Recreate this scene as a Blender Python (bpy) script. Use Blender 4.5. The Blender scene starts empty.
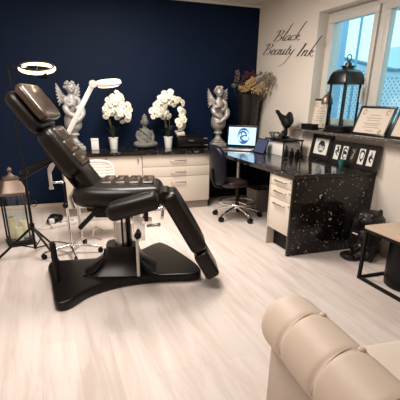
import bpy, bmesh, math, random
from mathutils import Vector, Matrix, Euler
PI = math.pi
R = math.radians
random.seed(7)
scn = bpy.context.scene
col = scn.collection

# ------------------------------------------------------------------ materials
def new_mat(name):
    m = bpy.data.materials.new(name); m.use_nodes = True
    nt = m.node_tree; b = nt.nodes['Principled BSDF']
    return m, nt, b

def mat(name, c, rough=.5, metal=0., var=.08, scale=8., bump=0., bscale=60., coat=0., spec=.5, emit=None, es=0., trans=0., sheen=0.):
    """principled material whose base colour is broken up by a soft procedural noise"""
    m, nt, b = new_mat(name)
    N, L = nt.nodes, nt.links
    tc = N.new('ShaderNodeTexCoord'); no = N.new('ShaderNodeTexNoise')
    no.inputs['Scale'].default_value = scale; no.inputs['Detail'].default_value = 3
    L.new(tc.outputs['Object'], no.inputs['Vector'])
    mx = N.new('ShaderNodeMix'); mx.data_type = 'RGBA'
    mx.inputs['A'].default_value = (*[max(0, k*(1-var)) for k in c], 1)
    mx.inputs['B'].default_value = (*[min(1, k*(1+var)) for k in c], 1)
    L.new(no.outputs['Fac'], mx.inputs['Factor']); L.new(mx.outputs['Result'], b.inputs['Base Color'])
    b.inputs['Roughness'].default_value = rough; b.inputs['Metallic'].default_value = metal
    b.inputs['Coat Weight'].default_value = coat; b.inputs['Specular IOR Level'].default_value = spec
    b.inputs['Transmission Weight'].default_value = trans; b.inputs['Sheen Weight'].default_value = sheen
    if emit:
        b.inputs['Emission Color'].default_value = (*emit, 1); b.inputs['Emission Strength'].default_value = es
    if bump:
        n2 = N.new('ShaderNodeTexNoise'); n2.inputs['Scale'].default_value = bscale; n2.inputs['Detail'].default_value = 4
        bp = N.new('ShaderNodeBump'); bp.inputs['Strength'].default_value = bump; bp.inputs['Distance'].default_value = .01
        L.new(tc.outputs['Object'], n2.inputs['Vector']); L.new(n2.outputs['Fac'], bp.inputs['Height']); L.new(bp.outputs['Normal'], b.inputs['Normal'])
    return m

def floor_mat():
    m, nt, b = new_mat('pale_plank_laminate'); N, L = nt.nodes, nt.links
    tc = N.new('ShaderNodeTexCoord')
    mp = N.new('ShaderNodeMapping'); mp.inputs['Rotation'].default_value = (0, 0, R(90))
    L.new(tc.outputs['Object'], mp.inputs['Vector'])
    br = N.new('ShaderNodeTexBrick'); br.inputs['Scale'].default_value = 1
    br.inputs['Brick Width'].default_value = 1.3; br.inputs['Row Height'].default_value = .19
    br.inputs['Mortar Size'].default_value = .0012; br.inputs['Mortar Smooth'].default_value = .6; br.offset = .37
    br.inputs['Color1'].default_value = (.62, .55, .515, 1); br.inputs['Color2'].default_value = (.68, .61, .575, 1)
    br.inputs['Mortar'].default_value = (.54, .46, .41, 1)
    L.new(mp.outputs['Vector'], br.inputs['Vector'])
    m2 = N.new('ShaderNodeMapping'); m2.inputs['Scale'].default_value = (9, .9, 1); L.new(tc.outputs['Object'], m2.inputs['Vector'])
    n1 = N.new('ShaderNodeTexNoise'); n1.inputs['Scale'].default_value = 1.3; n1.inputs['Detail'].default_value = 8; n1.inputs['Roughness'].default_value = .62
    n1.inputs['Distortion'].default_value = .6
    L.new(m2.outputs['Vector'], n1.inputs['Vector'])
    cr = N.new('ShaderNodeValToRGB'); e = cr.color_ramp.elements
    e[0].position = .36; e[0].color = (.80, .745, .715, 1); e[1].position = .56; e[1].color = (1, 1, 1, 1)
    L.new(n1.outputs['Fac'], cr.inputs['Fac'])
    mu = N.new('ShaderNodeMix'); mu.data_type = 'RGBA'; mu.blend_type = 'MULTIPLY'; mu.inputs['Factor'].default_value = .75
    L.new(br.outputs['Color'], mu.inputs['A']); L.new(cr.outputs['Color'], mu.inputs['B'])
    L.new(mu.outputs['Result'], b.inputs['Base Color'])
    b.inputs['Roughness'].default_value = .46; b.inputs['Specular IOR Level'].default_value = .28
    return m

def granite_mat(name, base=(.010, .008, .0075), amt=.5, scale=1.):
    m, nt, b = new_mat(name); N, L = nt.nodes, nt.links
    tc = N.new('ShaderNodeTexCoord')
    def flecks(sc, th, seed):
        mp = N.new('ShaderNodeMapping'); mp.inputs['Location'].default_value = (seed, seed*.7, seed*1.3); mp.inputs['Scale'].default_value = (1, 1, 1)
        L.new(tc.outputs['Object'], mp.inputs['Vector'])
        nz = N.new('ShaderNodeTexNoise'); nz.inputs['Scale'].default_value = sc*.9; nz.inputs['Detail'].default_value = 2
        L.new(mp.outputs['Vector'], nz.inputs['Vector'])
        md = N.new('ShaderNodeMix'); md.data_type = 'VECTOR'; md.inputs['Factor'].default_value = .035*30/sc
        L.new(mp.outputs['Vector'], md.inputs['A']); L.new(nz.outputs['Color'], md.inputs['B'])
        v = N.new('ShaderNodeTexVoronoi'); v.inputs['Scale'].default_value = sc
        L.new(md.outputs['Result'], v.inputs['Vector'])
        lt = N.new('ShaderNodeMath'); lt.operation = 'LESS_THAN'; L.new(v.outputs['Distance'], lt.inputs[0])
        # only some of the cells carry a fleck, of varying size
        sp = N.new('ShaderNodeSeparateColor'); L.new(v.outputs['Color'], sp.inputs['Color'])
        mr = N.new('ShaderNodeMapRange'); mr.inputs['From Min'].default_value = th; mr.inputs['From Max'].default_value = 1
        mr.inputs['To Min'].default_value = 0; mr.inputs['To Max'].default_value = .42
        L.new(sp.outputs['Red'], mr.inputs['Value']); L.new(mr.outputs['Result'], lt.inputs[1])
        return lt.outputs['Value'], sp.outputs['Green']
    f1, g1 = flecks(30*scale, .76, 1.3); f2, g2 = flecks(62*scale, .72, 4.1)
    mx = N.new('ShaderNodeMath'); mx.operation = 'MAXIMUM'; L.new(f1, mx.inputs[0]); L.new(f2, mx.inputs[1])
    ml = N.new('ShaderNodeMath'); ml.operation = 'MULTIPLY'; L.new(mx.outputs[0], ml.inputs[0]); L.new(g1, ml.inputs[1])
    c = N.new('ShaderNodeMix'); c.data_type = 'RGBA'; c.inputs['A'].default_value = (*base, 1); c.inputs['B'].default_value = (amt, amt*.97, amt*.93, 1)
    L.new(ml.outputs[0], c.inputs['Factor']); L.new(c.outputs['Result'], b.inputs['Base Color'])
    b.inputs['Roughness'].default_value = .12; b.inputs['Specular IOR Level'].default_value = .38
    return m

def glass_mat(name, tint=(1, 1, 1), refl=.08):
    m = bpy.data.materials.new(name); m.use_nodes = True; nt = m.node_tree; nt.nodes.clear(); N, L = nt.nodes, nt.links
    o = N.new('ShaderNodeOutputMaterial'); t = N.new('ShaderNodeBsdfTransparent'); g = N.new('ShaderNodeBsdfGlossy')
    t.inputs['Color'].default_value = (*tint, 1); g.inputs['Roughness'].default_value = .03
    tc = N.new('ShaderNodeTexCoord'); nz = N.new('ShaderNodeTexNoise'); nz.inputs['Scale'].default_value = 3
    L.new(tc.outputs['Object'], nz.inputs['Vector'])
    mr = N.new('ShaderNodeMapRange'); mr.inputs['To Min'].default_value = refl*.8; mr.inputs['To Max'].default_value = refl*1.2
    L.new(nz.outputs['Fac'], mr.inputs['Value'])
    mx = N.new('ShaderNodeMixShader'); L.new(mr.outputs['Result'], mx.inputs['Fac']); L.new(t.outputs[0], mx.inputs[1]); L.new(g.outputs[0], mx.inputs[2]); L.new(mx.outputs[0], o.inputs['Surface'])
    return m

def lattice_mat():
    m, nt, b = new_mat('perforated_white_sheet'); N, L = nt.nodes, nt.links
    tc = N.new('ShaderNodeTexCoord')
    mp = N.new('ShaderNodeMapping'); mp.inputs['Rotation'].default_value = (R(45), 0, 0); L.new(tc.outputs['Object'], mp.inputs['Vector'])
    sx = N.new('ShaderNodeSeparateXYZ'); L.new(mp.outputs['Vector'], sx.inputs[0])
    outs = []
    for ax in ('Y', 'Z'):
        q = N.new('ShaderNodeMath'); q.operation = 'MULTIPLY'; q.inputs[1].default_value = 15; L.new(sx.outputs[ax], q.inputs[0])
        f = N.new('ShaderNodeMath'); f.operation = 'FRACT'; L.new(q.outputs[0], f.inputs[0])
        s = N.new('ShaderNodeMath'); s.operation = 'SUBTRACT'; s.inputs[1].default_value = .5; L.new(f.outputs[0], s.inputs[0])
        a = N.new('ShaderNodeMath'); a.operation = 'ABSOLUTE'; L.new(s.outputs[0], a.inputs[0])
        l = N.new('ShaderNodeMath'); l.operation = 'LESS_THAN'; l.inputs[1].default_value = .20; L.new(a.outputs[0], l.inputs[0]); outs.append(l.outputs[0])
    p = N.new('ShaderNodeMath'); p.operation = 'MULTIPLY'; L.new(outs[0], p.inputs[0]); L.new(outs[1], p.inputs[1])
    c = N.new('ShaderNodeMix'); c.data_type = 'RGBA'; c.inputs['A'].default_value = (.72, .80, .84, 1); c.inputs['B'].default_value = (.16, .27, .40, 1)
    L.new(p.outputs[0], c.inputs['Factor']); L.new(c.outputs['Result'], b.inputs['Base Color']); b.inputs['Roughness'].default_value = .6
    return m

def stripes_mat(name, a, bcol, sc=30, rot=0.):
    m, nt, b = new_mat(name); N, L = nt.nodes, nt.links
    tc = N.new('ShaderNodeTexCoord'); mp = N.new('ShaderNodeMapping'); mp.inputs['Rotation'].default_value = (0, 0, rot); L.new(tc.outputs['Object'], mp.inputs['Vector'])
    w = N.new('ShaderNodeTexWave'); w.inputs['Scale'].default_value = sc; w.inputs['Distortion'].default_value = 5; w.inputs['Detail'].default_value = 1
    L.new(mp.outputs['Vector'], w.inputs['Vector'])
    g = N.new('ShaderNodeMath'); g.operation = 'GREATER_THAN'; g.inputs[1].default_value = .5; L.new(w.outputs['Fac'], g.inputs[0])
    c = N.new('ShaderNodeMix'); c.data_type = 'RGBA'; c.inputs['A'].default_value = (*a, 1); c.inputs['B'].default_value = (*bcol, 1)
    L.new(g.outputs[0], c.inputs['Factor']); L.new(c.outputs['Result'], b.inputs['Base Color']); b.inputs['Roughness'].default_value = .35
    return m

M = {}
M['floor'] = floor_mat()
M['navy'] = mat('navy_wall_paint', (.0028, .0095, .0300), .6, var=.25, scale=1.1, bump=.12, bscale=30, spec=.12)
M['cream_wall'] = mat('cream_wall_paint', (.74, .67, .60), .7, var=.03, scale=2, bump=.1, bscale=80)
M['ceiling'] = mat('ceiling_paint', (.74, .70, .64), .8, var=.03)
M['skirting'] = mat('skirting_wood', (.60, .50, .40), .5)
M['upvc'] = mat('window_plastic', (.62, .60, .56), .35, var=.03)
M['granite'] = granite_mat('black_fleck_granite')
M['granite_sill'] = granite_mat('sill_granite', (.10, .085, .075), .5, 2.2)
M['glass'] = glass_mat('window_glass', (.97, 1, 1), .05)
M['clear'] = glass_mat('clear_glass', (.95, .97, .97), .035)
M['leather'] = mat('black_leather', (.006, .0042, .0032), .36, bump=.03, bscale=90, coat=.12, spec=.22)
M['lit_leather_panel'] = mat('gold_lit_padded_leather', (.040, .023, .013), .30, bump=.02, bscale=60, coat=.45, spec=.40)  # black leather made browner, painting its warm gold reflection into the colour
M['black'] = mat('black_plastic', (.005, .0045, .0045), .38, spec=.22)
M['matte_black'] = mat('matte_black', (.007, .006, .006), .6, spec=.2)
M['base_black'] = mat('black_moulded_cover', (.007, .005, .0045), .30, var=.1, spec=.25)
M['chrome'] = mat('polished_chrome', (.86, .85, .84), .14, 1., var=.03)
M['steel'] = mat('brushed_steel', (.50, .48, .46), .32, 1.)
M['cream_door'] = mat('cream_cabinet_front', (.66, .585, .50), .4, var=.04, scale=5)
M['cab_side'] = mat('cabinet_carcass', (.52, .45, .38), .5)
M['kick'] = mat('plinth_board', (.30, .25, .21), .5)
M['handle'] = mat('satin_handle', (.42, .37, .33), .3, 1.)
M['white'] = mat('white_enamel', (.74, .71, .68), .35, var=.03)
M['wire'] = mat('white_coated_wire', (.78, .74, .70), .4, var=.03)
M['ceramic'] = mat('white_ceramic', (.78, .75, .71), .25, var=.03)
M['petal'] = mat('white_petal', (.80, .77, .66), .6, var=.10, scale=30)
M['pistil'] = mat('yellow_pistil', (.62, .45, .12), .6)
M['leaf'] = mat('dark_leaf', (.012, .022, .010), .5, var=.3)
M['stem'] = mat('plant_stem', (.06, .055, .025), .6)
M['stone'] = mat('grey_stone', (.13, .125, .115), .75, var=.3, scale=25, bump=.4, bscale=60)
M['silver'] = mat('antique_silver', (.40, .39, .38), .5, .3, var=.55, scale=34, bump=.5, bscale=60)
M['silver2'] = mat('dark_antique_silver', (.40, .37, .35), .45, .5, var=.55, scale=34, bump=.5, bscale=60)
M['vase'] = mat('black_lacquer_vase', (.010, .009, .010), .3, var=.3)
M['dry_y'] = mat('dried_straw_flower', (.56, .40, .20), .8, var=.3, scale=40)
M['dry_r'] = mat('dried_burgundy_flower', (.09, .022, .025), .8, var=.3, scale=40)
M['dry_g'] = mat('dried_grey_leaf', (.20, .16, .12), .8, var=.3, scale=40)
M['sofa'] = mat('beige_sofa_leather', (.66, .545, .45), .5, var=.05, scale=3, bump=.06, bscale=50, spec=.35)
M['seat_leather'] = mat('pale_seat_leather', (.76, .66, .57), .5, var=.03, scale=3)
M['sofa_side'] = mat('sofa_side_fabric', (.50, .42, .36), .7, var=.05)
M['seam'] = mat('sofa_seam', (.36, .25, .16), .7)
M['oak'] = mat('pale_oak_top', (.56, .43, .32), .42, var=.12, scale=6)
M['frame_black'] = mat('black_picture_frame', (.012, .011, .011), .3)
M['mat_white'] = mat('white_mount', (.72, .70, .67), .7, var=.03)
M['ink'] = mat('black_ink', (.02, .02, .022), .7)
M['grey_ink'] = mat('grey_ink', (.22, .21, .20), .7)
M['paper'] = mat('certificate_paper', (.66, .58, .50), .7, var=.06)
M['paper_ink'] = mat('certificate_print', (.40, .30, .24), .7)
M['gold'] = mat('gold_seal', (.50, .36, .12), .4, .4)
M['teal'] = mat('teal_glass', (.03, .16, .16), .2, coat=.3)
M['wax'] = mat('cream_wax', (.74, .66, .46), .55, var=.04)
M['bronze'] = mat('lantern_roof_metal', (.20, .15, .12), .38, .7, var=.2)
M['lantern_black'] = mat('black_lantern_metal', (.004, .004, .005), .3, 0, spec=.45)
M['screen'] = mat('lit_screen', (.3, .5, .7), .3, var=.02, emit=(.34, .60, .86), es=.95)
M['screen_ink'] = mat('screen_drawing', (.01, .05, .14), .4, emit=(.02, .10, .30), es=.5)
M['tablet_screen'] = mat('dim_tablet_screen', (.03, .035, .06), .15, emit=(.07, .08, .15), es=.45)
M['ring_led'] = mat('ring_led_diffuser', (.9, .8, .6), .5, var=.01, emit=(1., .72, .34), es=3.0)
M['lamp_led'] = mat('magnifier_led_diffuser', (.9, .85, .75), .5, var=.01, emit=(1., .84, .62), es=1.6)
M['bin'] = mat('grey_bin_plastic', (.19, .165, .145), .45)
M['seat_grey'] = mat('taupe_seat_vinyl', (.030, .020, .016), .4)
M['navy_vinyl'] = mat('midnight_vinyl', (.003, .004, .011), .4, coat=.06, spec=.2)
M['bag'] = mat('black_bag_nylon', (.010, .007, .006), .42, var=.4, scale=14, bump=.8, bscale=26, spec=.35)
M['zebra'] = stripes_mat('black_white_stripes', (.02, .02, .02), (.55, .52, .48), 14, .6)
M['render'] = mat('white_render', (.66, .80, .84), .8, var=.04)
M['blue_render'] = mat('blue_grey_render', (.34, .50, .68), .8, var=.05)
M['roof_tile'] = mat('blue_grey_roof', (.14, .26, .34), .6)
M['pole'] = mat('grey_blue_pole', (.25, .45, .58), .5)
M['lattice'] = lattice_mat()
M['ground'] = mat('pale_paving', (.55, .58, .58), .8)
M['coral'] = mat('pale_coral', (.42, .33, .27), .7)

# ------------------------------------------------------------------ object helpers
def link(name, bm, m, parent=None, loc=None, rotz=0., ang=38, smooth=True):
    me = bpy.data.meshes.new(name); bmesh.ops.recalc_face_normals(bm, faces=bm.faces); bm.to_mesh(me); bm.free()
    if smooth:
        for p in me.polygons: p.use_smooth = True
        me.set_sharp_from_angle(angle=R(ang))
    for k in (m if isinstance(m, (list, tuple)) else [m]): me.materials.append(k if not isinstance(k, str) else M[k])
    o = bpy.data.objects.new(name, me); col.objects.link(o)
    if parent: o.parent = parent
    if loc: o.location = loc
    o.rotation_euler.z = rotz
    return o
def thing(name, label, cat, loc=(0, 0, 0), rotz=0., group=None):
    o = bpy.data.objects.new(name, None); o.empty_display_size = .1; col.objects.link(o)
    o.location = loc; o.rotation_euler = (0, 0, rotz); return tag(o, label, cat, group)
def tag(o, label, cat, group=None, kind=None):
    o['label'] = label; o['category'] = cat
    if group: o['group'] = group
    if kind: o['kind'] = kind
    return o
def struct(o):
    o['kind'] = 'structure'; return o
def copy_tree(o, parent=None):
    c = o.copy(); col.objects.link(c)
    if parent: c.parent = parent
    for ch in [x for x in list(bpy.data.objects) if x.parent == o]: copy_tree(ch, c)
    return c

# ------------------------------------------------------------------ mesh helpers
def box(bm, x0, x1, y0, y1, z0, z1, bev=0., mtx=None, mi=0, seg=2):
    r = bmesh.ops.create_cube(bm, size=1)
    vs = r['verts']
    for v in vs: v.co = Vector(((v.co.x+.5)*(x1-x0)+x0, (v.co.y+.5)*(y1-y0)+y0, (v.co.z+.5)*(z1-z0)+z0))
    es = list({e for v in vs for e in v.link_edges}); fs = list({f for v in vs for f in v.link_faces})
    if bev:
        q = bmesh.ops.bevel(bm, geom=es, offset=bev, segments=seg, affect='EDGES', profile=.5)
        fs = list(set(q['faces']) | {f for f in fs if f.is_valid}); vs = list({v for f in fs for v in f.verts})
        vs = [v for v in vs if v.is_valid]
        # collect every vertex of this island
        seen = set(vs); st = list(vs)
        while st:
            v = st.pop()
            for e in v.link_edges:
                w = e.other_vert(v)
                if w not in seen: seen.add(w); st.append(w)
        vs = list(seen); fs = list({f for v in vs for f in v.link_faces})
    if mtx is not None:
        for v in vs: v.co = mtx @ v.co
    for f in fs: f.material_index = mi
    return vs
def loft(bm, rings, cap=True, closed=True, mi=0):
    rr = [[bm.verts.new(p) for p in r] for r in rings]
    n = len(rings[0])
    for a, b in zip(rr, rr[1:]):
        for i in range(n if closed else n-1):
            j = (i+1) % n
            f = bm.faces.new((a[i], a[j], b[j], b[i])); f.material_index = mi
    if cap:
        for r in (list(reversed(rr[0])), rr[-1]):
            f = bm.faces.new(r); f.material_index = mi
    return rr
def lathe(bm, prof, loc=(0, 0, 0), n=32, mi=0, mtx=None):
    loc = Vector(loc); rings = []
    for r, z in prof:
        r = max(r, 1e-4); ring = [Vector((r*math.cos(2*PI*i/n), r*math.sin(2*PI*i/n), z)) for i in range(n)]
        if mtx is not None: ring = [mtx @ p for p in ring]
        rings.append([p+loc for p in ring])
    return loft(bm, rings, True, True, mi)
def tube(bm, pts, r, n=12, cap=True, closed=False, mi=0):
    pts = [Vector(p) for p in pts]; m = len(pts); rings = []
    rs = r if isinstance(r, (list, tuple)) else [r]*m
    up = None
    for i, p in enumerate(pts):
        if closed: t = pts[(i+1) % m]-pts[i-1]
        else: t = pts[min(i+1, m-1)]-pts[max(i-1, 0)]
        t.normalize()
        if up is None: up = Vector((0, 0, 1)) if abs(t.z) < .9 else Vector((1, 0, 0))
        s = t.cross(up).normalized(); up = s.cross(t).normalized()
        rings.append([p+(s*math.cos(2*PI*k/n)+up*math.sin(2*PI*k/n))*rs[i] for k in range(n)])
    if closed: rings.append([v.copy() for v in rings[0]]); cap = False
    return loft(bm, rings, cap, True, mi)
def crom(pts, k=6, closed=False):
    P = [Vector(p) for p in pts]; out = []; n = len(P)
    rng = range(n) if closed else range(n-1)
    for i in rng:
        if closed: a, b, c, d = P[i-1], P[i], P[(i+1) % n], P[(i+2) % n]
        else: a, b, c, d = P[max(i-1, 0)], P[i], P[i+1], P[min(i+2, n-1)]
        for j in range(k):
            t = j/k
            out.append(.5*((2*b)+(c-a)*t+(2*a-5*b+4*c-d)*t*t+(3*b-a-3*c+d)*t**3))
    if not closed: out.append(P[-1])
    return out
def rrect(lu, lv, rad, n=7, taper=1.):
    """rounded rectangle outline centred on 0; taper scales the far (+u) end"""
    pts = []
    for cx, cy, a0 in ((1, 1, 0), (-1, 1, 90), (-1, -1, 180), (1, -1, 270)):
        for i in range(n+1):
            a = R(a0+90*i/n); pts.append((cx*(lu/2-rad)+rad*math.cos(a), cy*(lv/2-rad)+rad*math.sin(a)))
    return [(u, v*(1+(taper-1)*(u/lu+.5))) for u, v in pts]
def inset(out, d):
    n = len(out); res = []
    for i in range(n):
        ax, ay = out[i-1]; bx, by = out[(i+1) % n]; tx, ty = bx-ax, by-ay; l = math.hypot(tx, ty) or 1
        res.append((out[i][0]-ty/l*d, out[i][1]+tx/l*d))
    return res
def pad(bm, out, t, r, mtx=None, crown=0., n=5, shape=None, mi=0):
    """cushion: an outline extruded by t with edges rounded by r and a domed top"""
    prof = []
    for i in range(n+1):
        a = -PI/2+PI/2*i/n; prof.append((r*(1-math.cos(a)), r+r*math.sin(a)))
    for i in range(n+1):
        a = PI/2*i/n; prof.append((r*(1-math.cos(a)), t-r+r*math.sin(a)))
    cx = sum(p[0] for p in out)/len(out); cy = sum(p[1] for p in out)/len(out)
    rings = []
    for d, w in prof:
        q = inset(out, d); rings.append([Vector((u, v, w)) for u, v in q])
    base = inset(out, r)
    for s in (.8, .55, .28, .04):
        rings.append([Vector((cx+(u-cx)*s, cy+(v-cy)*s, t+crown*(1-s*s))) for u, v in base])
    low = [[Vector((cx+(u-cx)*s, cy+(v-cy)*s, 0)) for u, v in base] for s in (.04, .5)]
    rings = low+rings
    if shape:
        rings = [[shape(p) for p in rg] for rg in rings]
    if mtx is not None: rings = [[mtx @ p for p in rg] for rg in rings]
    loft(bm, rings, True, True, mi)
def frame_mtx(o, u, w):
    """matrix with origin o, x axis u and z axis close to w"""
    u = Vector(u).normalized(); w = Vector(w); v = w.cross(u).normalized(); w = u.cross(v)
    m = Matrix((u, v, w)).transposed().to_4x4(); m.translation = Vector(o); return m
def ball(bm, c, r, n=16, mi=0, rot=None):
    rr = r if isinstance(r, (list, tuple)) else (r, r, r)
    q = bmesh.ops.create_uvsphere(bm, u_segments=n, v_segments=max(6, n//2+2), radius=1)
    e = Euler(rot).to_matrix() if rot else Matrix.Identity(3)
    for v in q['verts']: v.co = e @ Vector((v.co.x*rr[0], v.co.y*rr[1], v.co.z*rr[2]))+Vector(c)
    for f in {f for v in q['verts'] for f in v.link_faces}: f.material_index = mi
def blend(name, build, m, voxel=.008, smooth=6, **kw):
    """overlapping volumes fused into one continuous surface"""
    bm = bmesh.new(); build(bm)
    me = bpy.data.meshes.new('tmp'); bm.to_mesh(me); bm.free()
    o = bpy.data.objects.new('tmp', me); col.objects.link(o)
    a = o.modifiers.new('r', 'REMESH'); a.mode = 'VOXEL'; a.voxel_size = voxel
    s = o.modifiers.new('s', 'SMOOTH'); s.factor = .5; s.iterations = smooth
    dg = bpy.context.evaluated_depsgraph_get(); dg.update()
    res = bpy.data.meshes.new_from_object(o.evaluated_get(dg))
    bpy.data.objects.remove(o); bpy.data.meshes.remove(me)
    b2 = bmesh.new(); b2.from_mesh(res); bpy.data.meshes.remove(res)
    return link(name, b2, m, ang=180, **kw)
def B(): return bmesh.new()

# ------------------------------------------------------------------ the room
XL, YF, H = -4.6, -6.9, 2.49
WY0, WY1, WZ0, WZ1, WX = -3.75, -1.37, 1.05, 2.21, .12
bm = B(); box(bm, XL, 0, YF, 0, -.1, 0); struct(link('floor', bm, 'floor', smooth=False))
bm = B(); box(bm, XL, .3, YF, .2, H, H+.1); struct(link('ceiling', bm, 'ceiling', smooth=False))
bm = B(); box(bm, XL, 0, 0, .2, -.1, H); struct(link('wall_back', bm, 'navy', smooth=False))
bm = B()
box(bm, 0, .3, YF, WY0, -.1, H); box(bm, 0, .3, WY1, .2, -.1, H); box(bm, 0, .3, WY0, WY1, -.1, WZ0-.03); box(bm, 0, .3, WY0, WY1, WZ1, H)
struct(link('wall_right', bm, 'cream_wall', smooth=False))
bm = B(); box(bm, XL-.2, XL, YF, .2, -.1, H); struct(link('wall_left', bm, 'cream_wall', smooth=False))
bm = B(); box(bm, XL-.2, .3, YF-.2, YF, -.1, H); struct(link('wall_front', bm, 'cream_wall', smooth=False))
bm = B(); box(bm, XL, -2.74, -.016, 0, 0, .055, .004); struct(link('baseboard_back', bm, 'skirting'))
bm = B(); box(bm, -.014, 0, YF, -2.62, 0, .07, .004); struct(link('baseboard_right', bm, 'skirting'))
bm = B(); box(bm, XL, 0, -.03, 0, H-.03, H, .004); struct(link('trim_1', bm, 'ceiling'))
# window
w = struct(bpy.data.objects.new('window_1', None)); col.objects.link(w); w.location = (WX, WY1, WZ0)
def win_bm(boxes):
    bm = B()
    for b_ in boxes: box(bm, *b_, bev=.006)
    return bm
yL, yM0, yM1, yR = 0, -.76, -.88, WY0-WY1
zt = WZ1-WZ0
link('window_frame', win_bm([(0, .08, yR, yL, 0, .07), (0, .08, yR, yL, zt-.05, zt), (0, .08, yL-.07, yL, .07, zt-.05), (0, .08, yM1+.03, yM0-.03, .07, zt-.05), (0, .08, yR, yR+.07, .07, zt-.05)]), 'upvc', w)
def sash(y0, y1, name='sash'):
    s = link(name, win_bm([(-.015, .05, y0, y1, .06, .12), (-.015, .05, y0, y1, zt-.11, zt-.045), (-.015, .05, y1-.07, y1, .12, zt-.11), (-.015, .05, y0, y0+.06, .12, zt-.11)]), 'upvc', w)
    bm = B(); box(bm, .012, .03, y0+.05, y1-.05, .11, zt-.1); link('pane', bm, 'glass', s, smooth=False)
    return s
s1 = sash(yM0-.02, yL-.05); s2 = sash(-1.62, yM1+.02); s3 = sash(yR+.05, -1.66)
bm = B(); box(bm, -.030, -.0155, -.765, -.74, .38, .45, .004); tube(bm, [(-.03, -.752, .42), (-.05, -.752, .42), (-.055, -.752, .40), (-.055, -.752, .29)], .010, 10); link('handle', bm, 'white', s1)
bm = B(); box(bm, -.125, WX+.02, WY0-.05, -1.31, WZ0-.03, WZ0, .005); struct(link('trim_2', bm, 'granite_sill'))
SILL = WZ0

# ------------------------------------------------------------------ outside the window
bm = B(); box(bm, .3, 9, -8, 9, -.15, -.05); struct(link('ground', bm, 'ground', smooth=False))
f = thing('perforated_fence', 'white perforated garden fence with a dark dotted pattern seen through the window', 'fence', (2.5, .3, -.05))
bm = B(); loft(bm, [[Vector((x, y, z)) for y, z in ((-2.6, 0), (1.6, 0), (1.6, 2.12), (-.2, 1.76), (-2.6, 1.76))] for x in (0, .03)]); link('panel', bm, 'lattice', f, smooth=False)
bm = B(); loft(bm, [[Vector((x, y, z)) for y, z in ((-2.6, 1.76), (-.2, 1.76), (1.6, 2.12), (1.6, 2.20), (-.2, 1.84), (-2.6, 1.84))] for x in (-.02, .05)]); link('top_board', bm, 'render', f, smooth=False)
bm = B(); loft(bm, [[Vector((x, y, z)) for y, z in ((-2.6, 1.84), (-.2, 1.84), (1.6, 2.20), (1.6, 2.24), (-.2, 1.88), (-2.6, 1.88))] for x in (-.05, .12)]); link('top_rail', bm, 'roof_tile', f, smooth=False)
for y in (-2.6, -1.2, .2, 1.6):
    bm = B(); box(bm, -.03, .0, y-.03, y+.03, 0, 1.74, .006); link('post', bm, 'render', f)
f = thing('neighbouring_house', 'pale rendered house with blue-grey roof edge beyond the fence', 'house', (5.2, 3., -.05))
bm = B(); box(bm, 0, 3, -5.5, .9, 0, 2.6); link('wall', bm, 'render', f)
bm = B(); loft(bm, [[Vector((x, y, z)) for y, z in ((-6.2, 2.1), (-6.2, 2.25), (1.3, 3.75), (1.3, 3.6))] for x in (-.35, 3.3)]); link('roof', bm, 'roof_tile', f)
bm = B(); box(bm, 0, .10, 0, .5, 0, 5.2, .01); tag(link('boundary_wall', bm, 'blue_render', loc=(1.6, .33, -.05)), 'narrow blue-grey wall end beyond the left edge of the window', 'wall')
bm = B(); tube(bm, [(0, 0, 0), (0, 0, 5.)], .022, 12); tag(link('utility_pole', bm, 'pole', loc=(2.38, .90, -.05)), 'slim grey-blue pole standing outside behind the left window pane', 'pole')

# ------------------------------------------------------------------ cabinets and worktop
def bar_handle(bm, p0, p1, off, r=.006):
    p0, p1, off = Vector(p0), Vector(p1), Vector(off)
    d = (p1-p0).normalized()*.012
    tube(bm, [p0, p0+off*.8, p0+off+d, p1+off-d, p1+off*.8, p1], r, 10)
def back_cab(name, label, x0, x1, drawers):
    t = thing(name, label, 'cabinet', ((x0+x1)/2, -.6, 0)); h = (x1-x0)/2
    bm = B(); box(bm, -h, h, .02, .58, .1, .708); link('body', bm, 'cab_side', t, smooth=False)
    bm = B(); box(bm, -h, h, .05, .07, 0, .1); link('plinth', bm, 'kick', t, smooth=False)
    if drawers:
        for z0, z1 in ((.563, .705), (.437, .559), (.108, .433)):
            bm = B(); box(bm, -h+.003, h-.003, 0, .02, z0, z1, .002); d = link('drawer', bm, 'cream_door', t)
            bm = B(); bar_handle(bm, (-.08, 0, z1-.07), (.11, 0, z1-.07), (0, -.025, 0)); link('handle', bm, 'handle', d)
    else:
        bm = B(); box(bm, -h+.003, h-.003, 0, .02, .108, .705, .002); d = link('door', bm, 'cream_door', t)
        bm = B(); tube(bm, [(h-.05, 0, .655), (h-.05, -.012, .655), (h-.05, -.024, .65)], .01, 12); link('knob', bm, 'handle', d)
back_cab('base_cabinet', 'cream base cabinet with one door, leftmost under the back worktop', -2.72, -2.22, False)
back_cab('base_cabinet', 'cream one-door base cabinet between the end cabinet and the wide drawer cabinet', -2.217, -1.79, False)
back_cab('drawer_cabinet', 'wide cream cabinet of three drawers under the back worktop', -1.787, -.90, True)
t = thing('desk_drawer_unit', 'narrow cream drawer unit under the desk beside the granite end panel', 'cabinet', (-.88, -2.355, 0))
bm = B(); box(bm, .02, .6, -.19, .185, .18, .705); link('body', bm, 'cab_side', t, smooth=False)
bm = B(); box(bm, .0, .62, .187, .205, 0, .708); link('side_panel', bm, 'cab_side', t, smooth=False)
bm = B(); box(bm, .08, .1, -.19, .185, 0, .18); link('plinth', bm, 'matte_black', t, smooth=False)
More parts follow.
